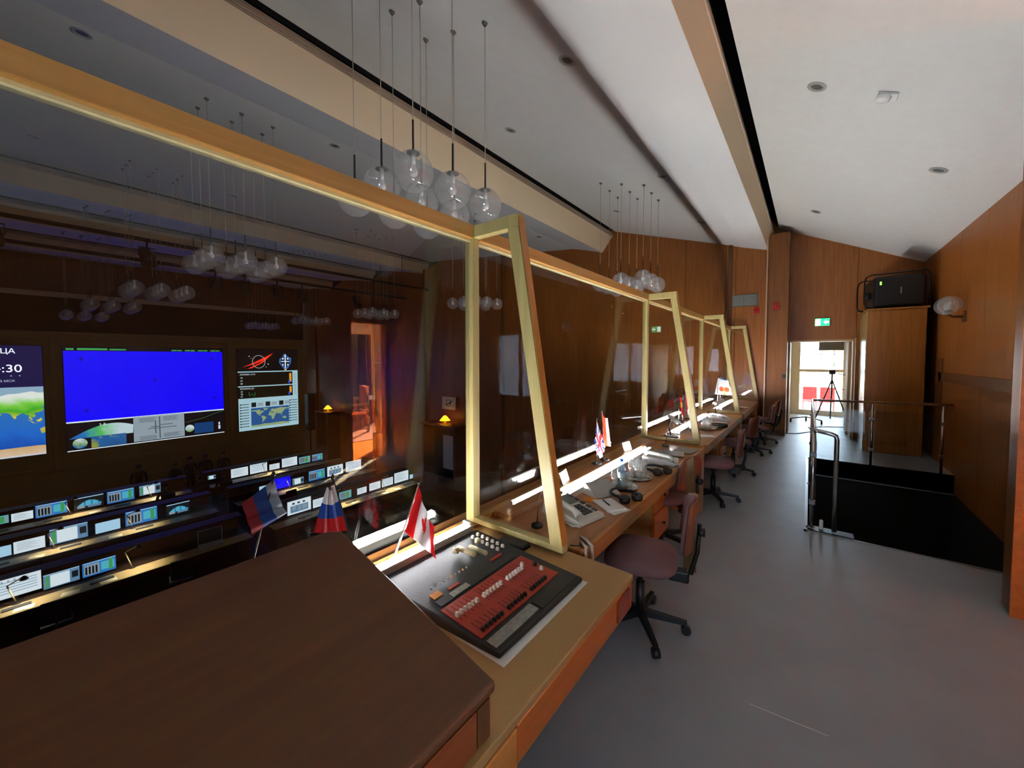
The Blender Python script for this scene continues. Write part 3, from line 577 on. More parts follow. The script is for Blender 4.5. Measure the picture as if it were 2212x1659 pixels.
flag('black flag hanging behind the red and yellow one', (-1.52, 6.2, .791), (-1.52, 6.2, 1.28), [(-1.52, 6.2, 1.27), (-1.47, 6.16, 1.2), (-1.42, 6.12, .95), (-1.50, 6.22, .96)], lambda u, v: 'black' if u < .8 else 'red', ['black', 'red'], .01)
flag('white and red flag on the far part of the middle desk', (-1.52, 6.55, .791), (-1.52, 6.55, 1.26), [(-1.52, 6.55, 1.25), (-1.46, 6.5, 1.18), (-1.38, 6.42, .95), (-1.5, 6.57, .95)], lambda u, v: 'white' if v < .45 else 'red', ['white', 'red'], .01)
flag('white flag with orange-red spots on the farthest desk', (-1.50, 8.9, .791), (-1.50, 8.9, 1.36), [(-1.50, 8.9, 1.35), (-1.30, 8.86, 1.30), (-1.22, 8.86, 1.0), (-1.56, 8.93, 1.0)], lambda u, v: 'orange' if (u-.38)**2*1.6+(v-.62)**2 < .03 or (u-.72)**2*1.6+(v-.62)**2 < .03 else 'yellow' if abs(u-.55) < .06 and v > .45 else 'white', ['white', 'orange', 'yellow'], .008)
flag('light blue flag beside the spotted white one on the farthest desk', (-1.50, 9.2, .791), (-1.50, 9.2, 1.37), [(-1.50, 9.2, 1.36), (-1.36, 9.16, 1.30), (-1.24, 9.12, 1.02), (-1.48, 9.22, 1.02)], lambda u, v: 'sky' if u < .8 else 'white', ['sky', 'white'], .008)
# ------------------------------------------------------------------ things on the nearest oak desk
ZD = .7515
KEYD = P('dark_keys', '3c3e40', .5); DSP = P('grey_display', '6c7472', .3); CREAM = P('cream_plastic', 'cfccc0', .45)
def telephone(loc, rz, lab, mat=CREAM):
    t = thing('desk_telephone', lab, 'telephone', loc, rz, 'telephones on the balcony desks')
    G().hexa([(-.16, -.13, 0), (.16, -.13, 0), (.16, .13, 0), (-.16, .13, 0)], [(-.15, -.12, .075), (.155, -.12, .03), (.155, .12, .03), (-.15, .12, .075)]).ob('body', mat, t, bev=.008)
    z = lambda x: .03+.045*(.155-x)/.305
    def pl(x0, x1, y0, y1, nm, m, h=.004): return G().hexa([(x0, y0, z(x0)), (x1, y0, z(x1)), (x1, y1, z(x1)), (x0, y1, z(x0))], [(x0, y0, z(x0)+h), (x1, y0, z(x1)+h), (x1, y1, z(x1)+h), (x0, y1, z(x0)+h)]).ob(nm, m, t)
    pl(-.135, -.03, -.03, .11, 'display', DSP)
    for i in range(4):
        for j in range(3): pl(.0+.03*i, .022+.03*i, -.02+.03*j, .002+.03*j, 'key', KEYD, .006)
    for i in range(5): pl(-.12+.05*i, -.085+.05*i, .085, .112, 'key', KEYD, .005)
    h = G().tube([(-.13, -.085, .085), (-.10, -.085, .105), (.08, -.085, .08), (.12, -.085, .055)], [.026, .018, .018, .026], 10).ob('handset', mat, t)
    G().tube([(.12, -.09, .05), (.17, -.12, .02), (.13, -.15, .012), (.05, -.14, .012)], .006, 6).ob('cord', CREAM, t)
    return t
telephone((-1.19, 2.18, ZD), R(-12), 'grey desk telephone with keypad beside the nearest glass wing')
telephone((-1.13, 3.82, ZD), R(10), 'white desk telephone at the far end of the nearest desk', WHITE)
telephone((-1.15, 7.0, ZD), R(8), 'white desk telephone on the middle desk', WHITE)
pts = [(-1.0, 1.93, ZD+.006), (-.95, 1.90, ZD+.008), (-.905, 1.87, ZD+.004), (-.895, 1.86, .70), (-.895, 1.85, .60), (-.90, 1.83, .57), (-.905, 1.81, .62), (-.905, 1.80, .72), (-.915, 1.82, .765), (-.97, 1.87, ZD+.006)]
tag(G().tube(pts, .009, 8).ob('cable_loop', CREAM), 'cream telephone cable looping over the desk edge by the wing', 'cable')
pts = [(-1.0, 1.80, .757), (-.96, 1.83, .756), (-.93, 1.84, .759), (-.908, 1.82, .74), (-.907, 1.81, .66)]
tag(G().tube(pts, .003, 6).ob('thin_wire', BLKP), 'thin dark wire at the desk corner under the glass wing', 'wire')
def slab(name, lab, cat, c, d, rz, mat, bev=.002, group=None):
    o = G().cb((0, 0, d[2]/2), d).ob(name, mat, bev=bev); o.location = c; o.rotation_euler = (0, 0, rz); return tag(o, lab, cat, group)
slab('note_pad', 'open white notepad with a pen beside the grey telephone', 'notepad', (-1.07, 2.47, ZD), (.2, .15, .012), R(-35), PAPER)
pen = G().tube([(-.05, 0, 0), (.05, 0, 0), (.058, 0, 0)], [.0045, .0045, .001], 8).ob('pen', BLKP); pen.location = (-1.09, 2.47, ZD+.0175); pen.rotation_euler = (0, 0, R(-40)); tag(pen, 'dark pen lying on the white notepad', 'pen')
slab('orange_card', 'orange card sticking out between notepad and calendar', 'card', (-1.19, 2.50, ZD), (.16, .1, .003), R(15), P('orange_paper', 'e08a2c', .7))
slab('loose_sheet', 'white sheet of paper near the desk edge by the notepad', 'paper', (-.975, 2.42, ZD), (.06, .16, .001), R(-20), PAPER)
t = thing('desk_calendar', 'grey wedge-shaped desk calendar by the headphones', 'calendar', (-1.22, 2.66, ZD), R(-25))
G().prism([(-.07, -.11, 0), (.09, -.11, 0), (-.05, -.11, .075)], (0, .22, 0)).ob('calendar_body', PAPER, t); G().hexa([(-.048, -.11, .079), (.094, -.11, .004), (.094, .11, .004), (-.048, .11, .079)], [(-.046, -.11, .083), (.096, -.11, .008), (.096, .11, .008), (-.046, .11, .083)]).ob('cover', GREYP, t)
def headphones(loc, rz, lab):
    t = thing('headphones', lab, 'headphones', loc, rz, 'headphones on the balcony desks')
    a = [(.085*math.cos(R(k)), .085*math.sin(R(k)), .03) for k in range(35, 326, 15)]
    G().tube([(-p[0]*1.25, p[1], p[2]) for p in a], .011, 8).ob('headband', BLKP, t)
    for s in (-1, 1):
        c = Vector((-.085*.82*1.25+.0, 0, 0)); y = .055*s
        cup = G().lathe([(.001, 0), (.036, 0), (.04, .012), (.04, .03), (.028, .036), (.001, .030)], 16, 0, (-.075, y, .003)).ob('ear_cup', BLKP, t)
        G().lathe([(.026, .035), (.032, .041), (.038, .037), (.036, .031)], 16, 0, (-.075, y, .003)).ob('ear_cushion', P('cushion', '2a3432', .7), cup)
    return t
headphones((-1.045, 2.68, ZD), R(150), 'black headphones lying near the calendar'); headphones((-1.06, 3.47, ZD), R(150), 'black headphones lying beyond the drinks trays'); headphones((-1.05, 6.3, ZD), R(160), 'black headphones on the middle desk')
TRAY = P('glass_tray', 'd4d6d2', .12, .6)
def tray(loc, lab):
    t = thing('drinks_tray', lab, 'tray', loc, 0, 'drinks trays on the balcony desks')
    G().lathe([(.001, .004), (.085, .004), (.105, .012), (.118, .016), (.118, .012), (.1, .006), (.085, .0), (.001, 0)], 28).ob('tray_dish', TRAY, t)
def tumbler(loc, lab, h=.12, r=.03):
    t = thing('tumbler', lab, 'glass', loc, 0, 'tumblers on the drinks trays')
    G().lathe([(.001, 0), (r*.85, 0), (r, h), (r-.002, h), (r*.85-.002, .008), (.001, .008)], 16).ob('tumbler_wall', TUMB, t); G().lathe([(.001, .009), (r*.8, .009), (r*.82, .014), (.001, .014)], 16).ob('tumbler_bottom', TUMB, t)
def bottle(loc, lab):
    t = thing('water_bottle', lab, 'bottle', loc, 0, 'water bottles on the balcony desks')
    G().lathe([(.001, 0), (.03, .002), (.032, .02), (.03, .05), (.032, .08), (.031, .12), (.024, .15), (.013, .168), (.012, .185)], 16).ob('bottle_body', BLUEG, t); G().lathe([(.014, .186), (.014, .205), (.001, .206)], 12).ob('bottle_cap', FM['blue'], t); G().lathe([(.0325, .06), (.0325, .1)], 16).ob('bottle_label', P('bottle_label', '9fd0ee', .5), t)
tray((-1.14, 2.90, ZD), 'round silver drinks tray nearest the headphones'); tray((-1.13, 3.20, ZD), 'round silver drinks tray, second along the nearest desk'); tray((-1.14, 6.0, ZD), 'round drinks tray on the middle desk'); tray((-1.12, 8.7, ZD), 'round drinks tray on the farthest desk')
bottle((-1.165, 2.93, ZD+.005), 'blue water bottle standing on the nearest drinks tray')
for i, (x, y) in enumerate(((-1.19, 2.86), (-1.12, 2.86), (-1.10, 2.93))): tumbler((x, y, ZD+.005), 'clear tumbler on the nearest drinks tray, %s counted from the screen side' % ORD[i])
for i, (x, y) in enumerate(((-1.17, 3.17), (-1.11, 3.16), (-1.09, 3.23), (-1.16, 3.24))): tumbler((x, y, ZD+.005), 'clear tumbler on the second drinks tray, %s counted from the screen side' % ORD[i], .15)
for i, (x, y) in enumerate(((-1.18, 5.97), (-1.11, 5.97), (-1.10, 6.04), (-1.17, 6.04))): tumbler((x, y, ZD+.005), 'clear tumbler on the middle desk tray, %s counted from the screen side' % ORD[i], .15)
for i, (x, y) in enumerate(((-1.15, 8.66), (-1.08, 8.68), (-1.12, 8.74))): tumbler((x, y, ZD+.005), 'clear tumbler on the farthest desk tray, %s counted from the screen side' % ORD[i], .15)
bottle((-1.25, 5.62, ZD), 'blue water bottle beside the second glass wing'); 
slab('folder', 'grey folder leaning open at the far end of the nearest desk', 'folder', (-1.16, 4.2, ZD), (.3, .22, .012), R(12), GREYP)
slab('folder', 'second grey folder spread flat by the glass wing plinth', 'folder', (-1.05, 4.45, ZD), (.2, .26, .006), R(-8), P('folder_grey2', '7d7d76', .6))
for i, (x, y, r_) in enumerate(((-1.16, 3.60, 10), (-1.14, 3.63, -12))): slab('paper_stack', 'white papers %s the headphones beyond the trays' % ('under' if i else 'just past'), 'papers', (x-.02, y+.02, ZD+.003*i), (.16, .13, .003), R(r_), PAPER)
for x, y, l, rz in ((-1.1, 6.75, 'white papers on the middle desk', 20), (-1.08, 9.1, 'white papers on the farthest desk', -15), (-1.05, 5.45, 'white papers at the near end of the middle desk', 30)): slab('paper_stack', l, 'papers', (x, y, ZD), (.22, .16, .004), R(rz), PAPER)
def card(loc, rz, lab):
    t = thing('name_card', lab, 'name card', loc, rz, 'name cards on the desk ledges')
    G().hexa([(-.002, -.07, 0), (.002, -.07, 0), (.002, .07, 0), (-.002, .07, 0)], [(-.032, -.07, .085), (-.028, -.07, .085), (-.028, .07, .085), (-.032, .07, .085)]).ob('card_face', PAPER, t); G().box(-.03, -.07, 0, .0, .07, .003).ob('card_foot', TUMB, t)
    g = G(); 
    for z, w in ((.05, .05), (.035, .035)): g.hexa([(.003-.3*z*1.18, -w, z), (.004-.3*z*1.18, -w, z), (.004-.3*z*1.18, w, z), (.003-.3*z*1.18, w, z)], [(.001-.3*z*1.18, -w, z+.008), (.002-.3*z*1.18, -w, z+.008), (.002-.3*z*1.18, w, z+.008), (.001-.3*z*1.18, w, z+.008)])
    g.ob('card_lines', KEYD, t)
card((-1.49, 2.62, .791), R(10), 'white name card on the ledge close to the nearest wing'); card((-1.49, 3.92, .791), R(-10), 'white name card on the ledge beyond the flags')
def bar_lamp(loc, rz, lab):
    t = thing('bar_lamp', lab, 'lamp', loc, rz, 'bar lamps on stands')
    G().box(-.08, -.1, 0, .08, .1, .02).ob('lamp_foot', BLKP, t, bev=.008); G().tube([(0, 0, .02), (-.02, 0, .15), (.0, 0, .22), (.05, 0, .235)], .008, 8).ob('lamp_neck', BLKM, t)
    hd = G().hexa([(.0, -.25, .215), (.075, -.25, .205), (.075, .25, .205), (.0, .25, .215)], [(.01, -.25, .25), (.07, -.25, .235), (.07, .25, .235), (.01, .25, .25)]).ob('lamp_hood', WHITE, t, bev=.004)
    G().tube([(.04, -.22, .203), (.04, .22, .203)], .007, 8).ob('tube', E('bar_tube', 'eef4ff', 9, 'ffffff'), t)
bar_lamp((-1.40, 5.15, ZD), R(25), 'white bar lamp on a stand just past the second wing'); bar_lamp((-1.3, 7.62, ZD), R(-5), 'white bar lamp on a stand by the third wing'); bar_lamp((-1.36, 8.22, ZD), R(15), 'white bar lamp on a stand just past the third wing')
def mic(loc, rz, lab):
    t = thing('gooseneck_microphone', lab, 'microphone', loc, rz, 'gooseneck microphones'); G().lathe([(.001, 0), (.035, 0), (.035, .012), (.01, .02), (.001, .02)], 14).ob('mic_base', BLKP, t)
    G().tube([(0, 0, .018), (.01, 0, .15), (.05, 0, .27), (.10, 0, .32)], .0035, 6).ob('mic_neck', CHROME, t); G().tube([(.095, 0, .317), (.125, 0, .335)], .008, 8).ob('mic_head', BLKP, t)
mic((-1.29, 4.55, ZD), R(30), 'thin gooseneck microphone before the second glass wing'); mic((-1.28, 1.90, ZD), R(0), 'thin gooseneck microphone behind the nearest glass wing')
# ------------------------------------------------------------------ steel railing around the stairwell
rl = thing('stair_railing', 'steel handrail with glass infill around the dark stairwell', 'railing', (0, 0, 0))
ZT = 1.03; x0, x1, y0, y1 = .05, 1.70, 4.98, 8.50
G().tube([(x1, y1, ZT+.03), (x0+.05, y1, ZT), (x0+.012, y1-.012, ZT), (x0, y1-.05, ZT), (x0, y0+.06, ZT), (x0+.012, y0+.015, ZT-.006), (x0+.05, y0, ZT-.01), (.19, y0+.01, ZT-.03), (.222, y0+.012, ZT-.045), (.232, y0+.012, ZT-.085), (.232, y0+.012, .02)], .021, 10).ob('handrail', CHROME, rl)
for x, y, z0, h in ((x0, y0+.03, .0, ZT), (x0, 6.75, 0, ZT), (x0, y1-.04, 0, ZT), (.82, y1, -.16, ZT), (1.60, y1, -.16, ZT+.02)):
    p_ = G().tube([(x, y, z0), (x, y, h-.015)], .0185, 10).ob('rail_post', CHROME, rl)
    for z in (.25, .75): G().box(x-.028, y-.03, z, x+.028, y+.03, z+.045).ob('glass_clamp', STEELD, p_, bev=.006)
    if z0 == 0: G().lathe([(.045, .001), (.045, .01), (.02, .014)], 14, 0, (x, y, 0)).ob('base_flange', CHROME, p_)
G().box(x0+.02, 5.05, .08, x0+.028, 6.70, .9).ob('glass_infill', RAILG, rl); G().box(x0+.02, 6.8, .08, x0+.028, 8.40, .9).ob('glass_infill', RAILG, rl)
G().box(.12, y1-.004, .0, .79, y1+.004, .9).ob('glass_infill', RAILG, rl); G().box(.85, y1-.004, .0, 1.57, y1+.004, .9).ob('glass_infill', RAILG, rl)
G().box(.03, 4.93, .001, .38, 5.06, .012).ob('base_plate', P('dark_steel', '3c3c3c', .4, .8), rl); G().lathe([(.018, .012), (.016, .10), (.001, .11)], 12, 0, (.13, 5.01, 0)).ob('floor_stop', WHITE, rl)
# ------------------------------------------------------------------ projector cabinet, projector, wall things
CABF = wood('cabinet_veneer', '945a20', 'ac702c', 'z', .35); CABS = wood('cabinet_side', 'a08a52', 'b59d62', 'z', .25, coat=.4)
cb = thing('projector_cabinet', 'tall wooden cabinet in the far corner under the projector', 'cabinet', (0, 0, 0))
G().box(.83, 9.77, 0, 1.60, 10.98, 2.64).ob('carcass', CABF, cb, bev=.004); G().box(.818, 9.79, .01, .8295, 10.97, 2.63).ob('side_panel', CABS, cb); G().box(.81, 9.74, 2.641, 1.63, 11.0, 2.67).ob('top', CABF, cb, bev=.004)
G().box(.84, 9.758, .03, 1.59, 9.769, 2.62).ob('door', CABF, cb)
pj_ = thing('projector', 'black video projector with grab bars on top of the corner cabinet', 'projector', (1.22, 10.3, 2.671), R(4))
G().box(-.34, -.42, .03, .36, .42, .60).ob('body', BLKP, pj_, bev=.05, seg=4)
for x in (-.26, .28):
    for y in (-.34, .34): G().lathe([(.03, 0), (.03, .03)], 12, 0, (x, y, 0)).ob('foot', BLKM, pj_)
G().tube([(-.36, -.36, .02), (-.44, -.36, .05), (-.46, -.36, .12), (-.46, -.36, .52), (-.44, -.36, .60), (-.37, -.36, .64), (.36, -.36, .66), (.40, -.36, .62), (.40, -.36, .02)], .014, 8).ob('grab_bar', BLKM, pj_)
G().tube([(-.36, .36, .02), (-.44, .36, .05), (-.46, .36, .12), (-.46, .36, .52), (-.44, .36, .60), (-.37, .36, .64), (.36, .36, .66), (.40, .36, .62), (.40, .36, .02)], .014, 8).ob('grab_bar', BLKM, pj_)
for k in range(3): G().box(-.26, -.424, .44+.022*k, -.235, -.421, .452+.022*k).ob('status_led', E('green_led', '8cff50', 3), pj_)
G().tube([(-.33, -.1, .28), (-.43, -.1, .28)], .07, 18).ob('lens', BLKM, pj_); G().tube([(-.4305, -.12, .29), (-.4325, -.12, .29)], .018, 10).ob('lens_glint', E('lens_glint_glow', 'eef6ff', 5), pj_)  # glint on the lens put in as a small glowing disc
G().box(.02, -.4235, .26, .035, -.421, .38).ob('badge', GREYP, pj_)
g = G(); scn = thing('wall_sconce', 'clear glass globe wall light on the right-hand wall above the dado band', 'wall light', (1.75, 8.40, 2.36))
G().box(-.02, -.06, -.08, 0, .06, .08).ob('back_plate', WALLD, scn, bev=.005); G().tube([(-.02, 0, 0), (-.12, 0, 0), (-.17, 0, .04)], .018, 8).ob('arm', WALLD, scn)
G().lathe([(.001, -.02), (.05, -.02), (.05, .03), (.03, .035)], 14, 0, (-.17, 0, .06)).ob('socket', GREYP, scn)
for dy in (-.1, .1): G().lathe([(.13*math.sin(R(a)), -.13*math.cos(R(a))) for a in range(0, 181, 15)], 20, 0, (-.17, dy, .17)).ob('globe', CLEAR, scn); G().lathe([(.001, 0), (.02, .02), (.03, .06), (.02, .1), (.001, .11)], 12, 0, (-.17, dy, .10)).ob('bulb', P('milky_bulb', 'e8e8e4', .3), scn)
GREEN = E('exit_green', '18c46c', 2.2); WH = E('exit_white', 'e8fff4', 3.2)
ex = thing('exit_sign', 'glowing green and white exit sign above the far doorway', 'sign', (.195, YE-.002, 2.47))
G().box(-.13, -.05, 0, .13, 0, .17).ob('sign_body', WHITE, ex, bev=.006); G().box(-.125, -.053, .005, .125, -.0505, .165).ob('sign_face', GREEN, ex)
G().box(-.118, -.0545, .015, -.03, -.0532, .155).ob('door_symbol', WH, ex)
G().prism([(.02, -.0545, .085), (.07, -.0545, .135), (.07, -.0545, .105), (.115, -.0545, .105), (.115, -.0545, .065), (.07, -.0545, .065), (.07, -.0545, .035)], (0, .001, 0)).ob('arrow_symbol', WH, ex)
t = thing('air_grille', 'grey two-part ventilation grille high on the end wall', 'vent', (-1.33, YE-.002, 3.18))
VENT = P('grille_grey', '6c665c', .5)
G().box(-.30, -.02, -.145, .30, 0, .145).ob('grille_frame', VENT, t); 
for k in range(12): G().box(-.285, -.026, -.13+.0222*k, -.006, -.0205, -.118+.0222*k).ob('slat', GREYP, t); G().box(.006, -.026, -.13+.0222*k, .285, -.0205, -.118+.0222*k).ob('slat', GREYP, t)
REDM = P('alarm_red', 'b01410', .4)
for (x, y, z, l) in ((-1.06, YE-.002, 2.92, 'small red fire alarm sounder under the ventilation grille'), (-.63, 10.556, 2.92, 'red fire call box on the dark pilaster')):
    t = thing('fire_alarm', l, 'fire alarm', (x, y, z), 0, 'red fire alarm devices'); G().box(-.06, -.03, -.08, .06, 0, .08).ob('alarm_box', REDM, t, bev=.01); G().lathe([(.001, 0), (.035, 0), (.03, .02), (.001, .024)], 12, 0, (0, 0, 0), Matrix.Translation((0, -.03, 0)) @ Matrix.Rotation(R(90), 4, 'X')).ob('alarm_button', REDM, t)
t = thing('light_switch', 'dark double wall switch on the wall left of the exit doorway', 'switch', (-.45, 10.556, 1.35)); G().box(-.035, -.012, -.04, .035, 0, .04).ob('switch_plate', BLKP, t, bev=.003); 
for x in (-.016, .016): G().box(x-.012, -.018, -.03, x+.012, -.0121, .03).ob('rocker', KEYD, t)
# ------------------------------------------------------------------ ceiling fittings
DLR = P('downlight_ring', 'a9aaa4', .4); DLG = P('downlight_glass', '4a4c48', .35)
def downlight(x, y, lab, r=.085):
    sl_ = math.atan((ceil_z(x+.05)-ceil_z(x-.05))/.1)
    t = thing('downlight', lab, 'downlight', (x, y, ceil_z(x)-.001), 0, 'recessed ceiling lights'); t.rotation_euler = (0, -sl_, 0)
    G().lathe([(r*.74, .0), (r*.78, -.010), (r, -.008), (r*1.02, .0)], 22).ob('trim_ring', DLR, t); G().lathe([(r*.62, -.001), (r*.6, -.007), (r*.70, -.007), (r*.74, -.0)], 22).ob('inner_ring', DLR, t); G().lathe([(.001, -.003), (r*.62, -.002)], 22).ob('lens', DLG, t)
for x, y, l in ((-.01, 5.01, 'round ceiling light left of the motion sensor on the right ceiling'), (1.13, 6.65, 'round ceiling light near the right wall'), (.02, 9.17, 'round ceiling light toward the exit on the right ceiling'),
    (-1.95, 3.4, 'round ceiling light beside the thick white beam, nearest'), (-3.67, 4.70, 'round ceiling light beyond the near globe cluster'), (-1.94, 6.46, 'round ceiling light beside the white beam, midway'), (-3.69, 8.79, 'round ceiling light by the far globe cluster'), (-1.91, 9.10, 'round ceiling light beside the white beam, farthest'),
    (-6.3, .55, 'round ceiling light at the upper left of the second bay'), (-7.77, .43, 'round ceiling light just above the oak top rail at left'), (-6.3, 3.35, 'round ceiling light left of the near globes in the second bay'), (-6.3, 9.42, 'round ceiling light at the far end of the second bay'), (-11.06, .34, 'round ceiling light at left in the third bay'), (-11.3, 3.42, 'round ceiling light in the middle of the third bay'), (-11.2, 6.6, 'round ceiling light at the far part of the third bay')): downlight(x, y, l)
t = thing('motion_sensor', 'small white motion sensor on the right ceiling panel', 'sensor', (.52, 5.1, ceil_z(.52)-.001)); t.rotation_euler = (0, math.atan(.469), 0)
G().box(-.08, -.06, -.025, .08, .06, 0).ob('sensor_base', WHITE, t, bev=.006); G().lathe([(.06, -.026), (.058, -.05), (.04, -.065), (.001, -.068)], 18, 0, (-.02, -.01, 0)).ob('sensor_dome', WHITE, t)
# ------------------------------------------------------------------ globe pendants in three-by-three clusters
CORD = P('pale_cord', 'b0a898', .6); RODM = P('dark_rod', '201812', .4); BULB = P('frosted_bulb', 'eceae6', .3); CAPM = P('cap_grey', '6b675e', .4)
SPH = [(.15*math.sin(R(a)), -.15*math.cos(R(a))) for a in range(0, 173, 8)]
PM = {}
def pmesh(key, fn):
    if key not in PM:
        o = fn(); PM[key] = o.data; bpy.data.objects.remove(o)
    return PM[key]
def pchild(name, key, fn, par):
    o = bpy.data.objects.new(name, pmesh(key, fn)); COL.objects.link(o); o.parent = par; return o
def pendant(x, y, z, lab, grp, detail=True):
    t = thing('globe_pendant', lab, 'pendant light', (x, y, z), 0, grp)
    L = ceil_z(x)-z
    pchild('globe', 'globe', lambda: G().lathe(SPH, 28).ob('globe', CLEAR), t)
    pchild('cord', 'cord%.2f' % L, lambda: G().tube([(0, 0, .38), (0, 0, L)], .0035, 5).ob('cord', CORD), t)
    pchild('rod', 'rod', lambda: G().tube([(0, 0, .16), (0, 0, .385)], .008, 8).ob('rod', RODM), t)
    pchild('cap', 'cap', lambda: G().lathe([(.001, .158), (.02, .157), (.042, .146), (.052, .138), (.02, .142), (.001, .143)], 16).ob('cap', CAPM), t)
    pchild('socket', 'socket', lambda: G().tube([(0, 0, .142), (0, 0, .055)], .017, 10).ob('socket', WHITE), t)
    pchild('bulb', 'bulb', lambda: G().lathe([(.014, .055), (.018, .04), (.031, .01), (.033, -.008), (.026, -.028), (.001, -.04)], 14).ob('bulb', BULB), t)
    pchild('canopy', 'canopy', lambda: G().lathe([(.012, -.03), (.03, -.004), (.03, 0)], 12).ob('canopy', CAPM), t).location = (0, 0, L)
CL = [(-2.83, 2.31, 'nearest hanging globe cluster above the oak rail'), (-2.80, 7.30, 'far hanging cluster before the end wall'),
      (-7.0, 2.12, 'second hanging cluster from upper right, at left'), (-7.0, 7.45, 'hanging cluster behind the nearest glass wing'),
      (-11.2, 1.93, 'third hanging cluster at hall left'), (-11.2, 7.25, 'hanging cluster above the orange mirrored doorway'),
      (-15.4, 1.69, 'fourth hanging cluster at hall left'), (-15.4, 7.1, 'small cluster right of the emblem screen'),
      (-19.6, 1.50, 'dimmest hanging cluster at far left'), (-19.6, 6.9, 'small cluster above the emblem screen')]
for x, y, l in CL:
    for i in (-1, 0, 1):
        for j in (-1, 0, 1): pendant(x+.41*i, y+.41*j, 3.18, '%s glass globe, %s row of the %s' % (('left', 'middle', 'right')[j+1], ('back', 'centre', 'front')[i+1], l), l)
# ------------------------------------------------------------------ screen wall
ws = struct('wall_screen', 'dark veneered wall holding the big screens', 'wall')
SWD = wood('screen_wall_veneer', 'a0854c', 'b09458', 'y', .5)
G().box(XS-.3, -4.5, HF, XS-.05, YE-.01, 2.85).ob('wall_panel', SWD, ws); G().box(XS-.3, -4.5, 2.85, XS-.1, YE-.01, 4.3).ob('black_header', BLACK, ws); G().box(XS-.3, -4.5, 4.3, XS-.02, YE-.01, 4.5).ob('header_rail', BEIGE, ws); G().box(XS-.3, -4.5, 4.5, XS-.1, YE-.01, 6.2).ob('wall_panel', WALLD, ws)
for y in (.98, 7.16, 10.95): G().box(XS-.049, y-.09, -2.95, XS+.06, y+.09, 2.75).ob('screen_post', SWD, ws, bev=.01)
for z in (-3.0, 2.55): G().box(XS-.049, -4.4, z, XS+.05, 10.85, z+.14).ob('screen_rail', SWD, ws, bev=.01)
em = {}
def EM(h, s=1.0):
    k = (h, s)
    if k not in em: em[k] = E('glow_%s' % h, h, s*.68); em[k].cycles.emission_sampling = 'NONE' if h != '0600ff' else 'AUTO'
    return em[k]
X1 = XS+.03
def board(name, lab, y0, z0, y1, z1, base):
    t = thing(name, lab, 'screen', (X1, 0, 0)); G().box(-.06, y0-.03, z0-.03, -.001, y1+.03, z1+.03).ob('screen_housing', BLKP, t); G().box(0, y0, z0, .004, y1, z1).ob('screen_face', base, t); return t
def rects(par, name, L, mats, d=.005):
    g = G()
    for y0, z0, y1, z1, m in L: g.box(d, y0, z0, d+.002, y1, z1, m)
    return g.ob(name, mats, par)
EUR = [(-10,36),(-9,43),(-1,44),(-5,48),(2,51),(8,54),(10,58),(5,59),(6,62),(14,68),(25,71),(40,67),(35,65),(44,66),(60,69),(70,73),(80,73),(104,78),(113,74),(140,73),(160,70),(180,69),(178,63),(163,60),(163,56),(157,51),(156,58),(140,59),(135,54),(141,52),(135,44),(128,39),(129,35),(126,35),(125,40),(118,39),(122,37),(119,35),(122,30),(118,24),(110,21),(106,20),(109,12),(105,9),(101,13),(104,2),(101,3),(98,8),(98,16),(94,17),(90,22),(86,20),(80,15),(80,10),(77,8),(73,17),(72,21),(67,25),(57,26),(50,30),(48,30),(51,25),(56,26),(60,22),(55,17),(45,13),(43,13),(39,21),(35,28),(36,36),(27,37),(26,40),(23,38),(19,42),(13,45),(18,40),(16,38),(12,42),(9,44),(3,43),(0,39),(-6,36)]
AFR = [(-6,35),(10,37),(11,33),(20,31),(32,31),(35,28),(37,20),(43,12),(51,12),(48,4),(40,-4),(40,-15),(35,-20),(33,-27),(27,-34),(18,-34),(12,-17),(13,-6),(9,4),(-8,4),(-17,14),(-16,22),(-10,30)]
AUS = [(114,-22),(122,-18),(130,-12),(136,-12),(136,-16),(141,-17),(142,-11),(146,-19),(153,-26),(150,-37),(143,-39),(136,-35),(130,-32),(116,-35)]
NAM = [(-168,66),(-156,71),(-125,70),(-95,72),(-82,68),(-94,60),(-82,55),(-79,52),(-77,62),(-65,60),(-56,52),(-66,45),(-75,39),(-81,31),(-80,25),(-84,30),(-97,28),(-97,20),(-88,21),(-84,10),(-78,8),(-95,16),(-106,23),(-117,33),(-124,40),(-124,48),(-135,58),(-152,60),(-165,55),(-158,60)]
SAM = [(-78,8),(-62,10),(-50,1),(-35,-6),(-39,-16),(-48,-26),(-58,-38),(-66,-46),(-69,-54),(-74,-50),(-71,-30),(-70,-18),(-81,-5)]
GRL = [(-55,60),(-45,60),(-22,70),(-20,80),(-40,83),(-65,80),(-55,70)]
SUM = [(96,5),(104,-3),(106,-6),(115,-8),(104,-6)]; BOR = [(109,1),(113,3),(117,7),(118,1),(114,-4),(110,-2)]; ANT = [(-180,-72),(-100,-73),(-60,-66),(0,-70),(60,-67),(110,-66),(160,-71),(180,-75),(180,-90),(-180,-90)]
def clip(P_, lo, hi):
    for s, v in ((1, lo), (-1, hi)):
        o = []
        for a, b in zip(P_, P_[1:]+P_[:1]):
            ia, ib = s*(a[0]-v) >= 0, s*(b[0]-v) >= 0
            if ia: o.append(a)
            if ia != ib:
                k = (v-a[0])/(b[0]-a[0]); o.append((v, a[1]+k*(b[1]-a[1])))
        P_ = o
        if not P_: break
    return P_
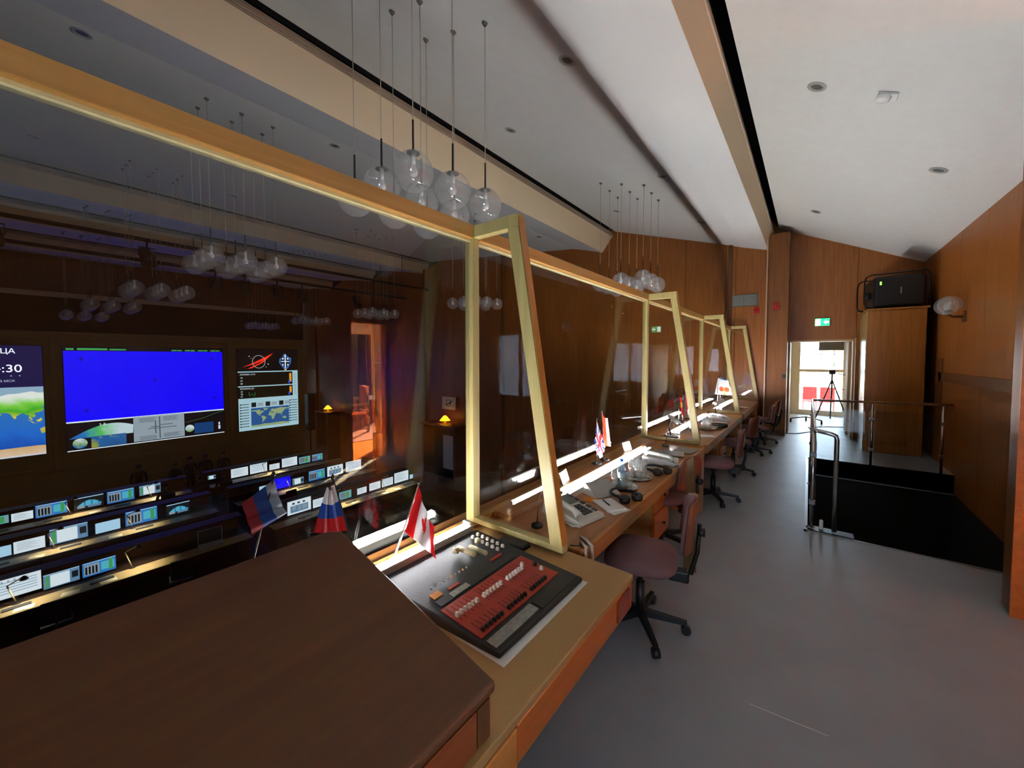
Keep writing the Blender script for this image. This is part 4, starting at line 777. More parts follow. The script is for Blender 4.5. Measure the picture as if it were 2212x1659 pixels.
def worldmap(par, lons, y0, y1, z0, z1, mat, d=.006, rowz=None):
    g = G(); sy = (y1-y0)/(lons[1]-lons[0]); sz = (z1-z0)/180
    for P_ in (EUR, AFR, AUS, NAM, SAM, GRL, SUM, BOR, ANT):
        Q = clip(P_, *lons)
        if len(Q) > 2: g.prism([(d, y0+(a-lons[0])*sy, z0+(b+90)*sz) for a, b in Q], (.0015, 0, 0))
    return g.ob('continents', mat, par)
def ramp_emit(name, stops, s, nscale=1.2, axis=2, z0=0, z1=1, mixn=.25):
    s *= .68
    m, t, b = newmat(name); b.inputs['Base Color'].default_value = (0, 0, 0, 1)
    tc = t.nodes.new('ShaderNodeTexCoord'); sp = t.nodes.new('ShaderNodeSeparateXYZ'); mr = t.nodes.new('ShaderNodeMapRange'); mr.inputs[1].default_value = z0; mr.inputs[2].default_value = z1
    nz = t.nodes.new('ShaderNodeTexNoise'); nz.inputs['Scale'].default_value = nscale; nz.inputs['Detail'].default_value = 6
    ad = t.nodes.new('ShaderNodeMath'); ad.operation = 'MULTIPLY_ADD'; ad.inputs[1].default_value = mixn
    rp = t.nodes.new('ShaderNodeValToRGB')
    while len(rp.color_ramp.elements) < len(stops): rp.color_ramp.elements.new(.5)
    for e, (p, h) in zip(rp.color_ramp.elements, stops): e.position = p; e.color = lin(h)
    t.links.new(tc.outputs['Object'], sp.inputs[0]); t.links.new(sp.outputs[axis], mr.inputs[0]); t.links.new(tc.outputs['Object'], nz.inputs['Vector']); t.links.new(nz.outputs['Fac'], ad.inputs[0]); t.links.new(mr.outputs[0], ad.inputs[2]); t.links.new(ad.outputs[0], rp.inputs[0])
    t.links.new(rp.outputs[0], b.inputs['Emission Color']); b.inputs['Emission Strength'].default_value = s; m.cycles.emission_sampling = 'NONE'; return m
OCEAN = ramp_emit('ocean_print', [(0, '06286a'), (.35, '0c4cb4'), (.62, '1a6ad0'), (.9, '2f74b8'), (1, '8fb0c8')], .9, 1.6, 2, -2.6, .55, .35)
LAND = ramp_emit('land_print', [(0, 'e8eef0'), (.32, 'c89a50'), (.45, '6fb03c'), (.56, 'c8b45a'), (.68, 'd6c84e'), (.8, '3fae28'), (.9, '7fd04a'), (1, 'dfe8e0')], .95, 2.0, 2, -2.45, .45, .18)
# left: clock and earth map
b = board('clock_map_screen', 'leftmost wall screen with clock digits above a bright earth map', -2.43, -2.22, .68, 2.24, EM('14124a', .8))
rects(b, 'ocean_area', [(-2.43, -2.2, .68, .58, 0)], OCEAN); worldmap(b, (-60, 122), -2.43, .68, -2.2, .58, LAND)
rects(b, 'ice_line', [(-2.43, -2.22, .68, -2.17, 0)], EM('c8d4e0', .9), .008)
WT = EM('e8f0ff', 1.6)
text('headline', 'СОЛНЦА', .27, (.006, .02, 1.93), WT, b, align='RIGHT'); text('clock_digits', '14:30', .42, (.006, .17, 1.19), WT, b, align='RIGHT'); text('caption', 'ДМВ МСК', .12, (.006, -.02, .80), EM('b8c0d8', 1.0), b, align='RIGHT')
rects(b, 'caption_dots', [(-.13, 1.02, -.10, 1.06, 0), (.08, 1.02, .11, 1.06, 0)], EM('b8c0d8', 1.0))
# middle: blue screen
PB = EM('0600ff', .95); b = board('blue_screen', 'large plain blue wall screen in the middle', 1.25, -2.28, 6.82, 2.22, EM('101018', .5))
GR = EM('3cae58', .8); LW = EM('d4e2e8', 1.0); GY = EM('9fb0bc', .75); DKS = EM('10141c', .5); LN = EM('5a6a72', .5)
rects(b, 'blue_field', [(1.25, -1.0, 6.82, 2.05, 0)], PB)
L = [(1.33+.0, 2.09, 1.55, 2.16, 0), (1.65, 2.09, 2.55, 2.17, 0), (2.62, 2.09, 3.15, 2.15, 0)]
for k in range(4): L += [(4.75+.52*k, 2.08, 4.95+.52*k, 2.14, 0), (4.98+.52*k, 2.08, 5.14+.52*k, 2.14, 0)]
rects(b, 'status_line', L, GR)
L = []
for y, z in ((1.75, 1.7), (6.35, 1.7), (4.1, .68), (1.85, -.55), (6.42, -.35)): L += [(y-.09, z-.015, y+.09, z+.015, 0), (y-.015, z-.09, y+.015, z+.09, 0)]
rects(b, 'registration_crosses', L, EM('06006a', .6), .008)
rects(b, 'divider', [(1.25, -1.06, 6.82, -1.0, 0), (1.25, -2.28, 6.82, -2.24, 0)], LW, .008)
rects(b, 'document_page', [(3.3, -2.2, 5.15, -1.02, 0)], GY, .008)
L = [(4.2, -2.15, 4.24, -1.1, 0), (3.8, -1.66, 4.85, -1.63, 0), (3.9, -1.58, 4.2, -1.55, 0), (4.25, -1.52, 4.7, -1.49, 0), (4.05, -1.9, 4.09, -1.3, 0)]
for k in range(5): L += [(3.5, -1.12-.045*k, 4.1-.05*(k % 3), -1.135-.045*k, 0), (4.35, -1.12-.045*k, 4.9-.06*(k % 2), -1.135-.045*k, 0), (3.5, -1.98-.04*k, 4.1, -1.995-.04*k, 0), (4.35, -1.94-.04*k, 5.0-.1*(k % 2), -1.955-.04*k, 0)]
rects(b, 'document_lines', L, LN, .011)
EARTH = ramp_emit('earth_limb', [(0, '0a2a5a'), (.5, '2878c8'), (.7, '58c858'), (1, 'c8e0e8')], .8, 2.5, 1, 1.2, 3.4, .5)
g = G(); pl = [(1.3, -1.75)]+[(1.3+2.0*k/14, -1.75+.55*math.sin(math.pi*k/14*.75)) for k in range(15)]+[(3.28, -1.75)]; g.prism([(.008, y, z) for y, z in pl], (.002, 0, 0)); g.ob('earth_limb', EARTH, b)
text('counter', '3-8', .16, (.012, 2.2, -1.28), LW, b)
MAPM = ramp_emit('mini_map', [(0, '6f8a3c'), (.40, 'a8a650'), (.52, '8a9a44'), (.56, '2a66a8'), (1, '14427c')], .8, 1.3, 1, 1.0, 9.0, .95)
GLB = ramp_emit('mini_globe', [(0, '10306a'), (.5, '2a6ac0'), (.65, '7aa860'), (1, 'e0ecf4')], .8, 6, 2, -2.3, -1.5, .6)
rects(b, 'mini_map', [(1.95, -2.22, 3.05, -1.72, 0), (5.55, -2.16, 6.35, -1.62, 0)], MAPM, .011)
g = G()
for cy_, cz_, r_ in ((1.62, -1.97, .22), (5.36, -1.85, .18)): g.prism([(.012, cy_+r_*math.cos(R(k*18)), cz_+r_*math.sin(R(k*18))) for k in range(20)], (.002, 0, 0))
g.ob('mini_globe', GLB, b)
g = G(); g.tube([(.012, 5.2, -1.52), (.012, 5.9, -1.4), (.012, 6.4, -1.2), (.012, 6.8, -1.1)], .012, 5); g.ob('orbit_trace', EM('3a7a4a', .6), b)
rects(b, 'icon_figure', [(6.5, -2.1, 6.7, -1.62, 0)], DKS, .011); rects(b, 'icon_mark', [(6.56, -2.05, 6.64, -1.85, 0), (6.57, -1.82, 6.63, -1.68, 0)], LW, .014)
# right: emblems and telemetry
b = board('emblem_screen', 'right wall screen with red emblem, crew patch and telemetry panels', 7.5, -2.36, 10.64, 2.22, EM('0e0e12', .5))
REDE = EM('e8301c', 1.1); g = G()
for P_ in ([(7.75, 1.22), (8.35, 1.5), (9.3, 2.02), (8.95, 1.66), (8.3, 1.38)], [(7.95, 1.12), (8.6, 1.45), (9.1, 1.82), (8.75, 1.46), (8.2, 1.16)]): g.prism([(.008, y, z) for y, z in P_], (.002, 0, 0))
g.ob('red_emblem', REDE, b)
G().tube([(.009, 8.55+.32*math.cos(R(k*15)), 1.52+.36*math.sin(R(k*15))) for k in range(25)], .02, 5).ob('emblem_ring', EM('9a9a9a', .8), b)
rects(b, 'emblem_stars', [(8.05, 1.8, 8.1, 1.86, 0), (9.0, 1.35, 9.06, 1.41, 0), (8.9, 1.2, 8.94, 1.24, 0), (8.15, 1.7, 8.18, 1.74, 0)], EM('c0c0c0', .8))
g = G(); g.prism([(.008, 9.95+a*.36, 1.5+c*.45) for a, c in ((0, 1.1), (.4, .7), (.95, .5), (.9, -.1), (.5, -.75), (0, -1.15), (-.45, -.7), (-.95, -.1), (-.85, .45), (-.45, .55), (-.3, .9))], (.002, 0, 0)); g.ob('patch_shape', EM('3a6ab0', .9), b)
g = G(); g.prism([(.011, 9.95+.26*math.cos(R(k*18)), 1.5+.30*math.sin(R(k*18))) for k in range(20)], (.002, 0, 0)); g.ob('patch_disc', EM('10203a', .6), b)
rects(b, 'patch_marks', [(9.92, 1.15, 9.98, 1.95, 0), (9.72, 1.5, 10.18, 1.55, 0), (9.78, 1.64, 9.86, 1.74, 0), (10.05, 1.64, 10.13, 1.74, 0), (9.78, 1.28, 9.85, 1.38, 0), (10.06, 1.28, 10.13, 1.38, 0)], EM('d8e6f4', 1.0), .014); rects(b, 'patch_tail', [(9.9, 1.0, 10.0, 1.1, 0)], EM('e0b840', 1.0), .014)
PAN = EM('a8d0dc', .85)
rects(b, 'panel_frames', [(7.5, .92, 10.64, .98, 0), (7.5, .1, 10.64, .16, 0), (7.5, -.6, 10.64, -.54, 0), (10.34, -.54, 10.64, .92, 0), (7.5, -2.36, 10.64, -.6, 0)], PAN)
rects(b, 'trace_panels', [(7.56, .17, 10.3, .9, 0), (7.56, -.52, 10.3, .08, 0)], EM('0c140e', .5))
g = G(); g.tube([(.008, 8.02, -.2), (.008, 8.05, -.42), (.008, 8.18, -.3), (.008, 8.3, -.44), (.008, 8.32, -.22)], .012, 5); g.ob('trace_line', EM('2f9a4c', .8), b)
rects(b, 'level_bars', [(10.16, .3, 10.28, .82, 0), (10.16, -.36, 10.28, .02, 0)], EM('e09a20', 1.0), .008); rects(b, 'level_marks', [(10.1, .22, 10.2, .42, 0), (10.1, -.48, 10.2, -.3, 0)], EM('3050d0', 1.0), .010)
rects(b, 'scale_ticks', [(10.4, -.45+.13*k, 10.56, -.40+.13*k, 0) for k in range(10)], GY, .008)
text('crew_name', 'ANDREEV, ILYA', .11, (.009, 7.6, .77), LW, b); text('crew_name', 'ERICSSON, JO', .11, (.009, 7.6, -.03), LW, b)
for i, (s_, z) in enumerate((('79', .58), ('54', .42), ('50', .26), ('77', -.2), ('43', -.33), ('61', -.46))): text('readout', s_, .11, (.009, 7.62, z), LW, b)
rects(b, 'map_sea', [(8.1, -2.2, 10.1, -1.12, 0)], EM('2c5a9a', .8), .008); worldmap(b, (-170, 180), 8.1, 10.1, -2.2, -1.12, EM('98b080', .8), .011)
L = []
for k in range(9): L += [(7.58, -.9-.155*k, 8.0, -.86-.155*k, 0), (10.18, -.84-.155*k, 10.58, -.80-.155*k, 0)]
rects(b, 'table_lines', L, LN, .008); rects(b, 'table_boxes', [(7.56, -.92-.155*k, 7.62, -.85-.155*k, 0) for k in range(9)]+[(10.12, -.86-.155*k, 10.18, -.79-.155*k, 0) for k in range(9)]+[(8.12+.72*k, -1.06, 8.36+.72*k, -.8, 0) for k in range(3)], EM('1a2228', .5), .010)
rects(b, 'table_fields', [(8.42+.72*k, -1.03, 8.72+.72*k, -.83, 0) for k in range(3)], GY, .010)
# ------------------------------------------------------------------ operator rows with monitors
DW = P('bench_top', 'a89468', .5); DKB = P('bench_dark', '2a1a10', .6); BROWNB = wood('bench_panel', '5e3418', '74441f', 'y', .5)
ROWS = {1: -14.4, 2: -17.7, 3: -21.0}; RN = {1: 'nearest', 2: 'middle', 3: 'farthest'}
for r_, x in ROWS.items():
    for i, (a, b_) in enumerate(((-3.9, 4.4), (5.0, 10.95))):
        t = thing('operator_bench', 'long dark operator bench, %s row, %s section' % (RN[r_], ('left', 'right')[i]), 'desk', (x, 0, HF), 0, 'operator benches in the hall')
        G().box(-.55, a, .70, .75, b_, .74).ob('bench_top', DW if False else DKB, t); G().box(.22, a, .7405, .74, b_, .75).ob('writing_strip', DW, t); G().box(-.60, a, 0, -.55, b_, 1.22).ob('back_panel', BROWNB, t); G().box(-.55, a, 1.18, -.15, b_, 1.22).ob('hood', DKB, t)
        for y in (a+.05, (a+b_)/2, b_-.1): G().box(-.5, y, 0, .6, y+.05, .70).ob('support', DKB, t)
MK = ['dcecf4', 'a9d4ee', '2f78c4', '4fb4c8', '3f9a58', '10161c', '8a9aa4', '1a2a7a', '0600ff', '5f86a8']
MMS = [EM(h, .85) for h in MK]; W_, PL, BL, TE, GN, DK, GG, NV, PBL, MB2 = range(10)
def content(kind, w, h):
    L = []; R_ = lambda u0, v0, u1, v1, m: L.append(((u0-.5)*w, v0*h, (u1-.5)*w, v1*h, m))
    if kind == 'document': base = W_; [R_(.1, .85-.09*k, .55+.35*((k*7) % 5)/5, .875-.09*k, GG) for k in range(8)]
    elif kind == 'chart': base = W_; [R_(.08, .8-.14*k, .92, .83-.14*k, MB2) for k in range(5)]; [R_(.1+.12*k, .84, .14+.12*k, .92, GG) for k in range(6)]
    elif kind == 'windows': base = BL; R_(.05, .1, .5, .85, GG); R_(.55, .2, .95, .8, TE); R_(.78, .1, .9, .9, GN); R_(.02, .93, .98, .98, PL); [R_(.08+.1*k, .15, .14+.1*k, .7, DK) for k in range(4)]
    elif kind == 'page': base = MB2; R_(.18, .05, .72, .9, W_); R_(.06, .1, .15, .85, GN); R_(.78, .3, .96, .75, DK); R_(.0, .95, 1, 1, PL)
    elif kind == 'globe': base = DK; R_(0, .93, 1, 1, PL); [R_(.08+.06*k, .25, .14+.06*k, .25+.45*math.sin(math.pi*(k+.7)/15), TE if k % 4 else BL) for k in range(14)]; R_(.1, .1, .35, .3, GG); R_(.45, .08, .9, .28, MB2)
    elif kind == 'table': base = TE; R_(.04, .08, .96, .9, GG); R_(.55, .1, .8, .88, GN); [R_(.08, .8-.1*k, .5, .84-.1*k, DK) for k in range(7)]
    elif kind == 'map': base = W_; R_(.12, .12, .88, .62, MB2); R_(.2, .3, .35, .58, GG); R_(.45, .2, .56, .56, GG); R_(.62, .25, .82, .55, GG); [R_(.2+.22*k, .72, .3+.22*k, .84, DK) for k in range(3)]
    elif kind == 'blue': base = PBL
    else: base = PL
    return base, L
def monitor(x, y0, y1, zc, kind, lab, grp):
    w = y1-y0; h = w*.60; yc = (y0+y1)/2; zb = HF+.7405 if True else 0
    t = thing('monitor', lab, 'monitor', (x, yc, HF+.741), 0, grp); zo = zc-h/2-(HF+.741)
    G().box(-.035, -w/2-.012, zo-.012, -.001, w/2+.012, zo+h+.012).ob('bezel', BLKP, t, bev=.004)
    base, L = content(kind, w, h); g = G(); g.box(0, -w/2, zo, .002, w/2, zo+h, base)
    for i, (a, b_, c, d, m) in enumerate(L): g.box(.0025+.0003*i, a, zo+b_, .003+.0003*i, c, zo+d, m)
    g.ob('display', MMS, t)
    G().box(-.06, -.03, .012, -.036, .03, zo+h*.5).ob('stand_neck', BLKP, t); G().box(-.13, -.11, 0, .05, .11, .012).ob('stand_foot', BLKP, t, bev=.004)
    return t
MON = {1: ([(-25, 90, 1267, 'chart'), (94, 173, 1262, 'page'), (178, 251, 1233, 'windows')], [(621, 672, 1105, 'map'), (676, 706, 1090, 'document'), (733, 759, 1075, 'table'), (772, 792, 1068, 'document'), (798, 822, 1060, 'document'), (825, 849, 1052, 'chart'), (852, 882, 1040, 'document'), (885, 897, 1031, 'plain')]),
       2: ([(-40, 25, 1195, 'plain'), (29, 98, 1180, 'document'), (107, 190, 1155, 'page'), (206, 260, 1140, 'plain'), (271, 340, 1119, 'windows'), (360, 410, 1098, 'globe')], [(560, 583, 1055, 'plain'), (586, 628, 1046, 'blue'), (632, 656, 1042, 'page'), (667, 702, 1031, 'windows'), (707, 741, 1022, 'map'), (747, 780, 1013, 'chart')]),
       3: ([(-30, 19, 1125, 'table'), (24, 72, 1115, 'document'), (76, 146, 1100, 'windows'), (160, 224, 1085, 'globe'), (231, 290, 1071, 'windows'), (301, 347, 1057, 'page')], [(449, 466, 1031, 'page'), (499, 536, 1021, 'document'), (540, 577, 1014, 'chart'), (582, 604, 1008, 'document'), (609, 642, 1002, 'document'), (646, 670, 996, 'table'), (674, 697, 991, 'windows')])}
MD = dict(chart='chart lines', page='a white page on blue', windows='blue desktop windows', document='a white document', map='a small world map', table='a teal data table', plain='a plain pale screen', globe='an earth curve', blue='a pure blue screen')
KB = P('keyboard_grey', '3a3c40', .5); CR = P('lit_paper', 'efe6c8', .7)
def rowY(xp, x): return at(xp, 1100, 'x', x).y if False else None
nk = 0
for r_, (la, ra) in MON.items():
    x = ROWS[r_]; zs = -3.52
    for side, lst in (('left', la), ('right', ra)):
        for i, (a, b_, yc, kind) in enumerate(lst):
            pa, pb = at(a, yc, 'x', x), at(b_, yc, 'x', x); w = pb.y-pa.y; zc = (pa.z+pb.z)/2 if False else at((a+b_)/2, yc, 'x', x).z
            zc = max(zc, HF+.741+w*.3+.05)
            monitor(x, pa.y, pb.y, zc, kind, 'monitor showing %s, %s from left, %s bench, %s half' % (MD[kind], ORD[i], RN[r_], side), 'monitors on the %s bench, %s half' % (RN[r_], side))
            ym = (pa.y+pb.y)/2
            if w > .3 and i % 2 == 0:
                nk += 1; slab('keyboard', 'dark keyboard before the %s monitor, %s bench, %s half' % (ORD[i], RN[r_], side), 'keyboard', (x+.42, ym, HF+.7505), (.14, .42, .02), 0, KB)
            if i % 2 == 1 or r_ == 1: slab('paper_stack', 'pale papers before the %s monitor, %s bench, %s half' % (ORD[i], RN[r_], side), 'papers', (x+.58, ym+.1, HF+.7505), (.22, .30, .006), R(random.uniform(-20, 20)), CR)
def desk_lamp(x, y, lab, on=True):
    t = thing('desk_lamp', lab, 'lamp', (x, y, HF+.741), 0, 'jointed lamps on the operator benches'); ST = P('lamp_arm_tan', 'b8a888', .4)
    G().lathe([(.001, 0), (.08, 0), (.07, .02), (.001, .025)], 14).ob('lamp_foot', BLKP, t); G().tube([(0, 0, .02), (-.05, -.12, .45)], .014, 6).ob('lamp_arm', ST, t); G().tube([(-.05, -.12, .45), (.12, .1, .62)], .014, 6).ob('lamp_arm', ST, t)
    hd = G().lathe([(.02, .05), (.03, .04), (.075, -.03), (.072, -.03), (.026, .035), (.001, .036)], 14, 0, (.14, .12, .60)).ob('lamp_shade', BLKM, t); G().lathe([(.001, -.02), (.03, -.02), (.03, 0), (.001, .02)], 10, 0, (.14, .12, .60)).ob('lamp_bulb', E('warm_bulb', 'ffe8b0', 14, 'ffffff'), hd)
    if on:
        l = bpy.data.lights.new('desk_lamp_light', 'SPOT'); l.energy = 26; l.color = (1, .88, .62); l.spot_size = R(120); l.spot_blend = .6; l.shadow_soft_size = .03
        o = bpy.data.objects.new('desk_lamp_light', l); COL.objects.link(o); o.parent = t; o.location = (.16, .12, .56)
for x, y, l in ((-14.2, -.15, 'desk lamp at the left end of the nearest bench'), (-14.2, 1.75, 'desk lamp beside the blue-windowed monitor on the nearest bench'), (-14.2, 7.4, 'desk lamp between the nearest bench monitors on the right'), (-14.2, 9.5, 'desk lamp at the right end of the nearest bench'), (-17.5, .55, 'desk lamp at left on the middle bench'), (-17.5, 2.2, 'desk lamp at the centre of the middle bench'), (-17.5, 7.05, 'desk lamp right of the pure blue monitor'), (-20.8, 1.05, 'desk lamp at left on the farthest bench'), (-20.8, 3.2, 'desk lamp before the seated operator on the farthest bench'), (-20.8, 7.3, 'desk lamp with raised arms on the right of the farthest bench')): desk_lamp(x, y, l)
t = thing('laptop', 'open dark laptop on the nearest bench beside the papers', 'laptop', (-14.2, 3.45, HF+.7505), R(-8)); G().box(-.02, -.3, 0, .28, .3, .02).ob('laptop_base', GREYP, t); G().hexa([(-.03, -.3, .02), (-.015, -.3, .02), (-.015, .3, .02), (-.03, .3, .02)], [(-.12, -.3, .42), (-.105, -.3, .42), (-.105, .3, .42), (-.12, .3, .42)]).ob('laptop_lid', GREYP, t); G().hexa([(-.0145, -.28, .04), (-.012, -.28, .04), (-.012, .28, .04), (-.0145, .28, .04)], [(-.1, -.28, .40), (-.098, -.28, .40), (-.098, .28, .40), (-.1, .28, .40)]).ob('laptop_screen', BLKP, t)
# ------------------------------------------------------------------ people in the hall
SKIN = P('skin', '9a6a50', .6); HAIR = P('dark_hair', '140e0a', .7)
def person_mesh(name, J, E_, mats, zsplit):
    me = bpy.data.meshes.new(name); me.from_pydata([j[:3] for j in J], E_, []); o = bpy.data.objects.new(name, me); COL.objects.link(o)
    sk = o.modifiers.new('skin', 'SKIN'); sk.use_smooth_shade = True; su = o.modifiers.new('sub', 'SUBSURF'); su.levels = 2; su.render_levels = 2
    for i, j in enumerate(J): me.skin_vertices[0].data[i].radius = (j[3], j[4] if len(j) > 4 else j[3])
    me.skin_vertices[0].data[0].use_root = True
    dg = bpy.context.evaluated_depsgraph_get(); m2 = bpy.data.meshes.new_from_object(o.evaluated_get(dg)); bpy.data.objects.remove(o)
    m2.materials.clear()
    for m in mats: m2.materials.append(m)
    for p in m2.polygons: p.material_index = zsplit(p.center); p.use_smooth = True
    return m2
SIT = [(0, 0, .55, .15, .12), (0, 0, .75, .14, .11), (-.02, 0, .95, .17, .11), (-.03, 0, 1.07, .10, .08), (-.04, 0, 1.14, .05), (-.06, 0, 1.22, .075, .085), (-.06, 0, 1.31, .085, .095), (-.06, 0, 1.38, .05, .055),
       (-.02, .19, 1.02, .06), (-.08, .25, .80, .045), (-.32, .18, .80, .035), (-.42, .15, .79, .032), (-.02, -.19, 1.02, .06), (-.08, -.25, .80, .045), (-.32, -.18, .80, .035), (-.42, -.15, .79, .032),
       (-.05, .10, .52, .09), (-.42, .13, .52, .065), (-.42, .13, .10, .045), (-.52, .13, .05, .04), (-.05, -.10, .52, .09), (-.42, -.13, .52, .065), (-.42, -.13, .10, .045), (-.52, -.13, .05, .04)]
SE = [(0, 1), (1, 2), (2, 3), (3, 4), (4, 5), (5, 6), (6, 7), (2, 8), (8, 9), (9, 10), (10, 11), (2, 12), (12, 13), (13, 14), (14, 15), (0, 16), (16, 17), (17, 18), (18, 19), (0, 20), (20, 21), (21, 22), (22, 23)]
STA = [(0, 0, .95, .13, .10), (0, 0, 1.15, .13, .10), (0, 0, 1.36, .17, .11), (0, 0, 1.47, .10, .07), (0, 0, 1.53, .05), (.01, 0, 1.60, .07, .085), (.01, 0, 1.68, .08, .095), (.01, 0, 1.75, .05, .06),
       (0, .2, 1.41, .06), (.02, .25, 1.13, .045), (.10, .2, .92, .035), (.14, .18, .84, .032), (0, -.2, 1.41, .06), (.02, -.25, 1.13, .045), (.10, -.2, .92, .035), (.14, -.18, .84, .032),
       (0, .1, .88, .09), (.0, .11, .48, .065), (0, .11, .10, .045), (.1, .12, .05, .04), (0, -.1, .88, .09), (0, -.11, .48, .065), (0, -.11, .10, .045), (.1, -.12, .05, .04)]
def person(kind, loc, rz, cloth, lab):
    top = 1.17 if kind == 'sit' else 1.50; J = SIT if kind == 'sit' else STA; TR = P('dark_trousers', '15151a', .8); hz = .78 if kind == 'sit' else .95
    me = person_mesh('person', J, SE, [SKIN, cloth, TR], lambda c: 0 if c.z > top or (kind == 'sit' and c.x < -.36 and c.z > .7) or (kind != 'sit' and c.z < .86 and abs(c.y) > .165) else (1 if c.z > hz-.16 and not (kind == 'sit' and c.z < .6) else 2))
    o = bpy.data.objects.new('person', me); COL.objects.link(o); o.location = loc; o.rotation_euler = (0, 0, rz); tag(o, lab, 'person', 'people in the control hall')
    h = J[6]; s = 1 if kind == 'sit' else -1
    G().lathe([(.1*math.sin(R(a)), -.1*math.cos(R(a))) for a in range(60, 181, 15)], 14, 0, (h[0]+.012*s, h[1], h[2]+.005)).ob('hair', HAIR, o)
CL1, CL2, CL3 = P('black_jacket', '101014', .8), P('olive_shirt', '2c3026', .8), P('navy_sweater', '141826', .8)
for i, (x, y, kind, cl, rz, l) in enumerate(((-20.0, 3.48, 'sit', CL2, 0, 'person in dark olive shirt seated at the farthest bench monitor'), (-20.0, 5.38, 'sit', CL1, 0, 'person in black seated before the lit monitors at centre'), (-20.1, 4.60, 'sit', CL3, 0, 'person in dark sweater seated low at centre of the farthest bench'),
    (-22.7, 3.1, 'stand', CL1, 0, 'dark standing figure before the blue screen, leftmost'), (-22.7, 4.85, 'stand', CL3, R(20), 'dark standing figure left in the group under the blue screen'), (-22.75, 5.42, 'stand', CL1, R(-15), 'dark standing figure in the middle of the group under the blue screen'), (-22.6, 6.1, 'stand', CL2, R(10), 'dark standing figure at right of the group under the blue screen'), (-21.9, 4.15, 'stand', CL1, R(30), 'broad dark figure standing behind the farthest bench'))):
    person(kind, (x, y, HF), rz, cl, l)
def task_chair(x, y, lab, rz=0):
    t = thing('task_chair', lab, 'chair', (x, y, HF), rz, 'black task chairs in the hall'); G().box(-.24, -.24, .42, .22, .24, .50).ob('seat', BLKP, t, bev=.03); G().box(.22, -.22, .55, .28, .22, 1.05).ob('backrest', BLKP, t, bev=.03); G().tube([(0, 0, .1), (0, 0, .42)], .03, 8).ob('column', BLKP, t)
    for k in range(5): G().tube([(0, 0, .1), (.3*math.cos(R(72*k)), .3*math.sin(R(72*k)), .05)], .02, 6).ob('base_arm', BLKP, t)
    G().tube([(.1, 0, .43), (.25, 0, .45), (.29, 0, .7)], .02, 6).ob('back_stem', BLKP, t)
for i, (x, y, l) in enumerate(((-13.2, .4, 'black task chair at the nearest bench, far left'), (-13.2, 2.55, 'black task chair at the nearest bench beside the laptop'), (-13.2, 6.1, 'black task chair before the map monitor of the nearest bench'), (-13.2, 8.3, 'black task chair at the right of the nearest bench'), (-19.95, 3.5, 'black task chair under the olive-shirted operator'), (-19.95, 5.4, 'black task chair under the black-clad operator'), (-20.05, 4.62, 'black task chair under the low-seated operator'), (-16.6, 6.6, 'black task chair before the pure blue monitor'))): task_chair(x, y, l, R(random.uniform(-12, 12)) if x > -19 else 0)
# ------------------------------------------------------------------ booths with lamps on the far side wall, sign, loudspeaker
AMB = E('amber_bulb', 'ffb020', 5, 'ffffff'); BRS = P('brass', 'a07a30', .3, 1)
def booth(x, w, z1, lab, lampname):
    t = thing('wall_booth', lab, 'booth', (x, YE-.1, HF), 0, 'wooden booths along the hall wall')
    h = z1-HF; G().box(-w/2, -.7, 0, -w/2+.08, 0, h).ob('side', BROWNB, t); G().box(w/2-.08, -.7, 0, w/2, 0, h).ob('side', BROWNB, t); G().box(-w/2+.081, -.1, 0, w/2-.081, 0, h).ob('back', BLKP, t); G().box(-w/2-.05, -.75, h+.001, w/2+.05, 0, h+.06).ob('top', BROWNB, t, bev=.01); G().box(-w/2+.081, -.69, 0, w/2-.081, -.66, h*.45).ob('front', BROWNB, t)
    G().box(-.1, -.35, h*.5, w/2-.15, -.2, h*.88).ob('white_equipment', WHITE, t, bev=.04)
    l = thing('table_lamp', lampname, 'lamp', (x+.05, YE-.45, z1+.062), 0, 'amber lamps on the booths'); G().lathe([(.001, 0), (.12, 0), (.1, .03), (.02, .04), (.02, .14), (.001, .14)], 14).ob('lamp_foot', BRS, l); G().lathe([(.05, .32), (.09, .28), (.22, .12), (.21, .12), (.08, .27), (.045, .31)], 18).ob('lamp_shade', E('amber_shade', 'ffb020', 1.6, 'c08820'), l); G().lathe([(.001, .13), (.06, .15), (.06, .2), (.001, .26)], 12).ob('lamp_bulb', AMB, l)
booth(-21.35, 1.3, -1.3, 'narrow wooden booth at the hall corner below the emblem screen side', 'small amber lamp on the narrow corner booth'); booth(-11.75, 1.9, -.98, 'wide wooden booth by the nearest glass post with white equipment inside', 'small amber lamp on the wide booth')
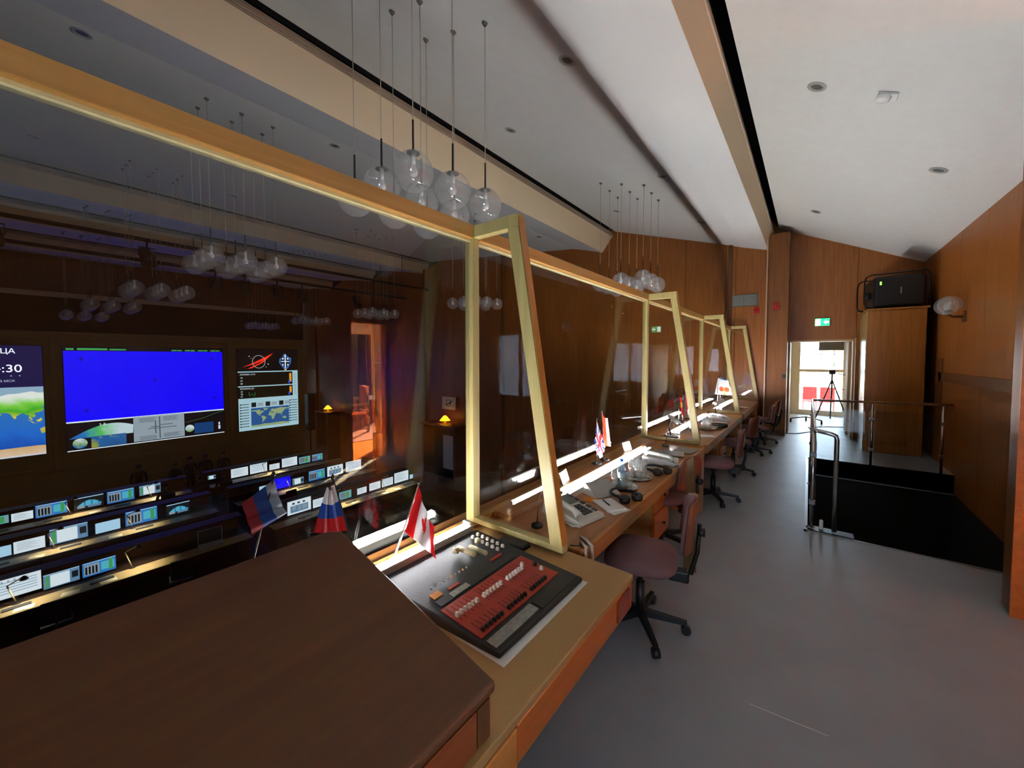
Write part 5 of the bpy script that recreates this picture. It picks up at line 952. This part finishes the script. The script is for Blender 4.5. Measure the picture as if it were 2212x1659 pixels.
t = thing('wall_sign', 'white square sign with a dark arrow emblem above the wide booth', 'sign', (-11.83, YE-.096, -.13)); G().box(-.4, -.03, -.26, .4, 0, .26).ob('sign_plate', PAPER, t); g = G(); g.prism([(-.25, -.032, -.12), (.02, -.032, .02), (.28, -.032, .16), (.1, -.032, -.02)], (0, -.002, 0)); g.ob('sign_arrow', KEYD, t); G().tube([(.13*math.cos(R(k*20)), -.033, .14*math.sin(R(k*20))) for k in range(19)], .012, 5).ob('sign_ring', KEYD, t)
t = thing('column_loudspeaker', 'tall black column loudspeaker in the corner beside the screens', 'loudspeaker', (-23.75, YE-.3, HF)); G().box(-.25, -.2, 2.0, .25, .2, 4.2).ob('cabinet', BLKP, t, bev=.03); G().box(-.21, -.215, 2.05, .21, -.201, 4.15).ob('grille', BLKM, t); G().tube([(0, 0, 0), (0, 0, 2.0)], .04, 8).ob('stand_pole', BLKM, t)
# ------------------------------------------------------------------ lighting pipe with stage spotlights under the hall ceiling
for (SX, SZ, w_, ys) in ((-13.0, 4.66, 'nearer', ((-.21, 0), (2.08, 8))), (-14.5, 4.42, 'farther', ((3.85, -10), (4.62, 20), (5.58, 0), (6.4, -15), (8.5, 5)))):
    pipe = thing('lighting_pipe', 'black %s lighting pipe under the hall ceiling carrying stage spotlights' % w_, 'pipe', (SX, 0, SZ), 0, 'lighting pipes'); G().tube([(0, -4.2, 0), (0, 10.9, 0)], .05, 8).ob('pipe_bar', BLKP, pipe)
    for y in (-3, 9.6): G().tube([(0, y, 0), (0, y, ceil_z(SX)-SZ)], .012, 6).ob('hanger', BLKP, pipe)
    for i, (y, rz) in enumerate(ys):
        t = thing('stage_spotlight', 'black stage spotlight, %s from the left on the %s lighting pipe' % (ORD[i], w_), 'spotlight', (SX, y, SZ-.05), R(rz), 'stage spotlights on the pipes')
        G().tube([(0, 0, 0), (0, 0, -.12)], .02, 6).ob('clamp', BLKP, t); G().tube([(0, -.16, -.36), (0, -.16, -.14), (0, .16, -.14), (0, .16, -.36)], .015, 6).ob('yoke', BLKP, t); G().tube([(-.16, 0, -.18), (.0, 0, -.36), (.12, 0, -.56)], [.11, .15, .16], 12).ob('lamp_can', P('can_brown', '2a1a14', .5), t)
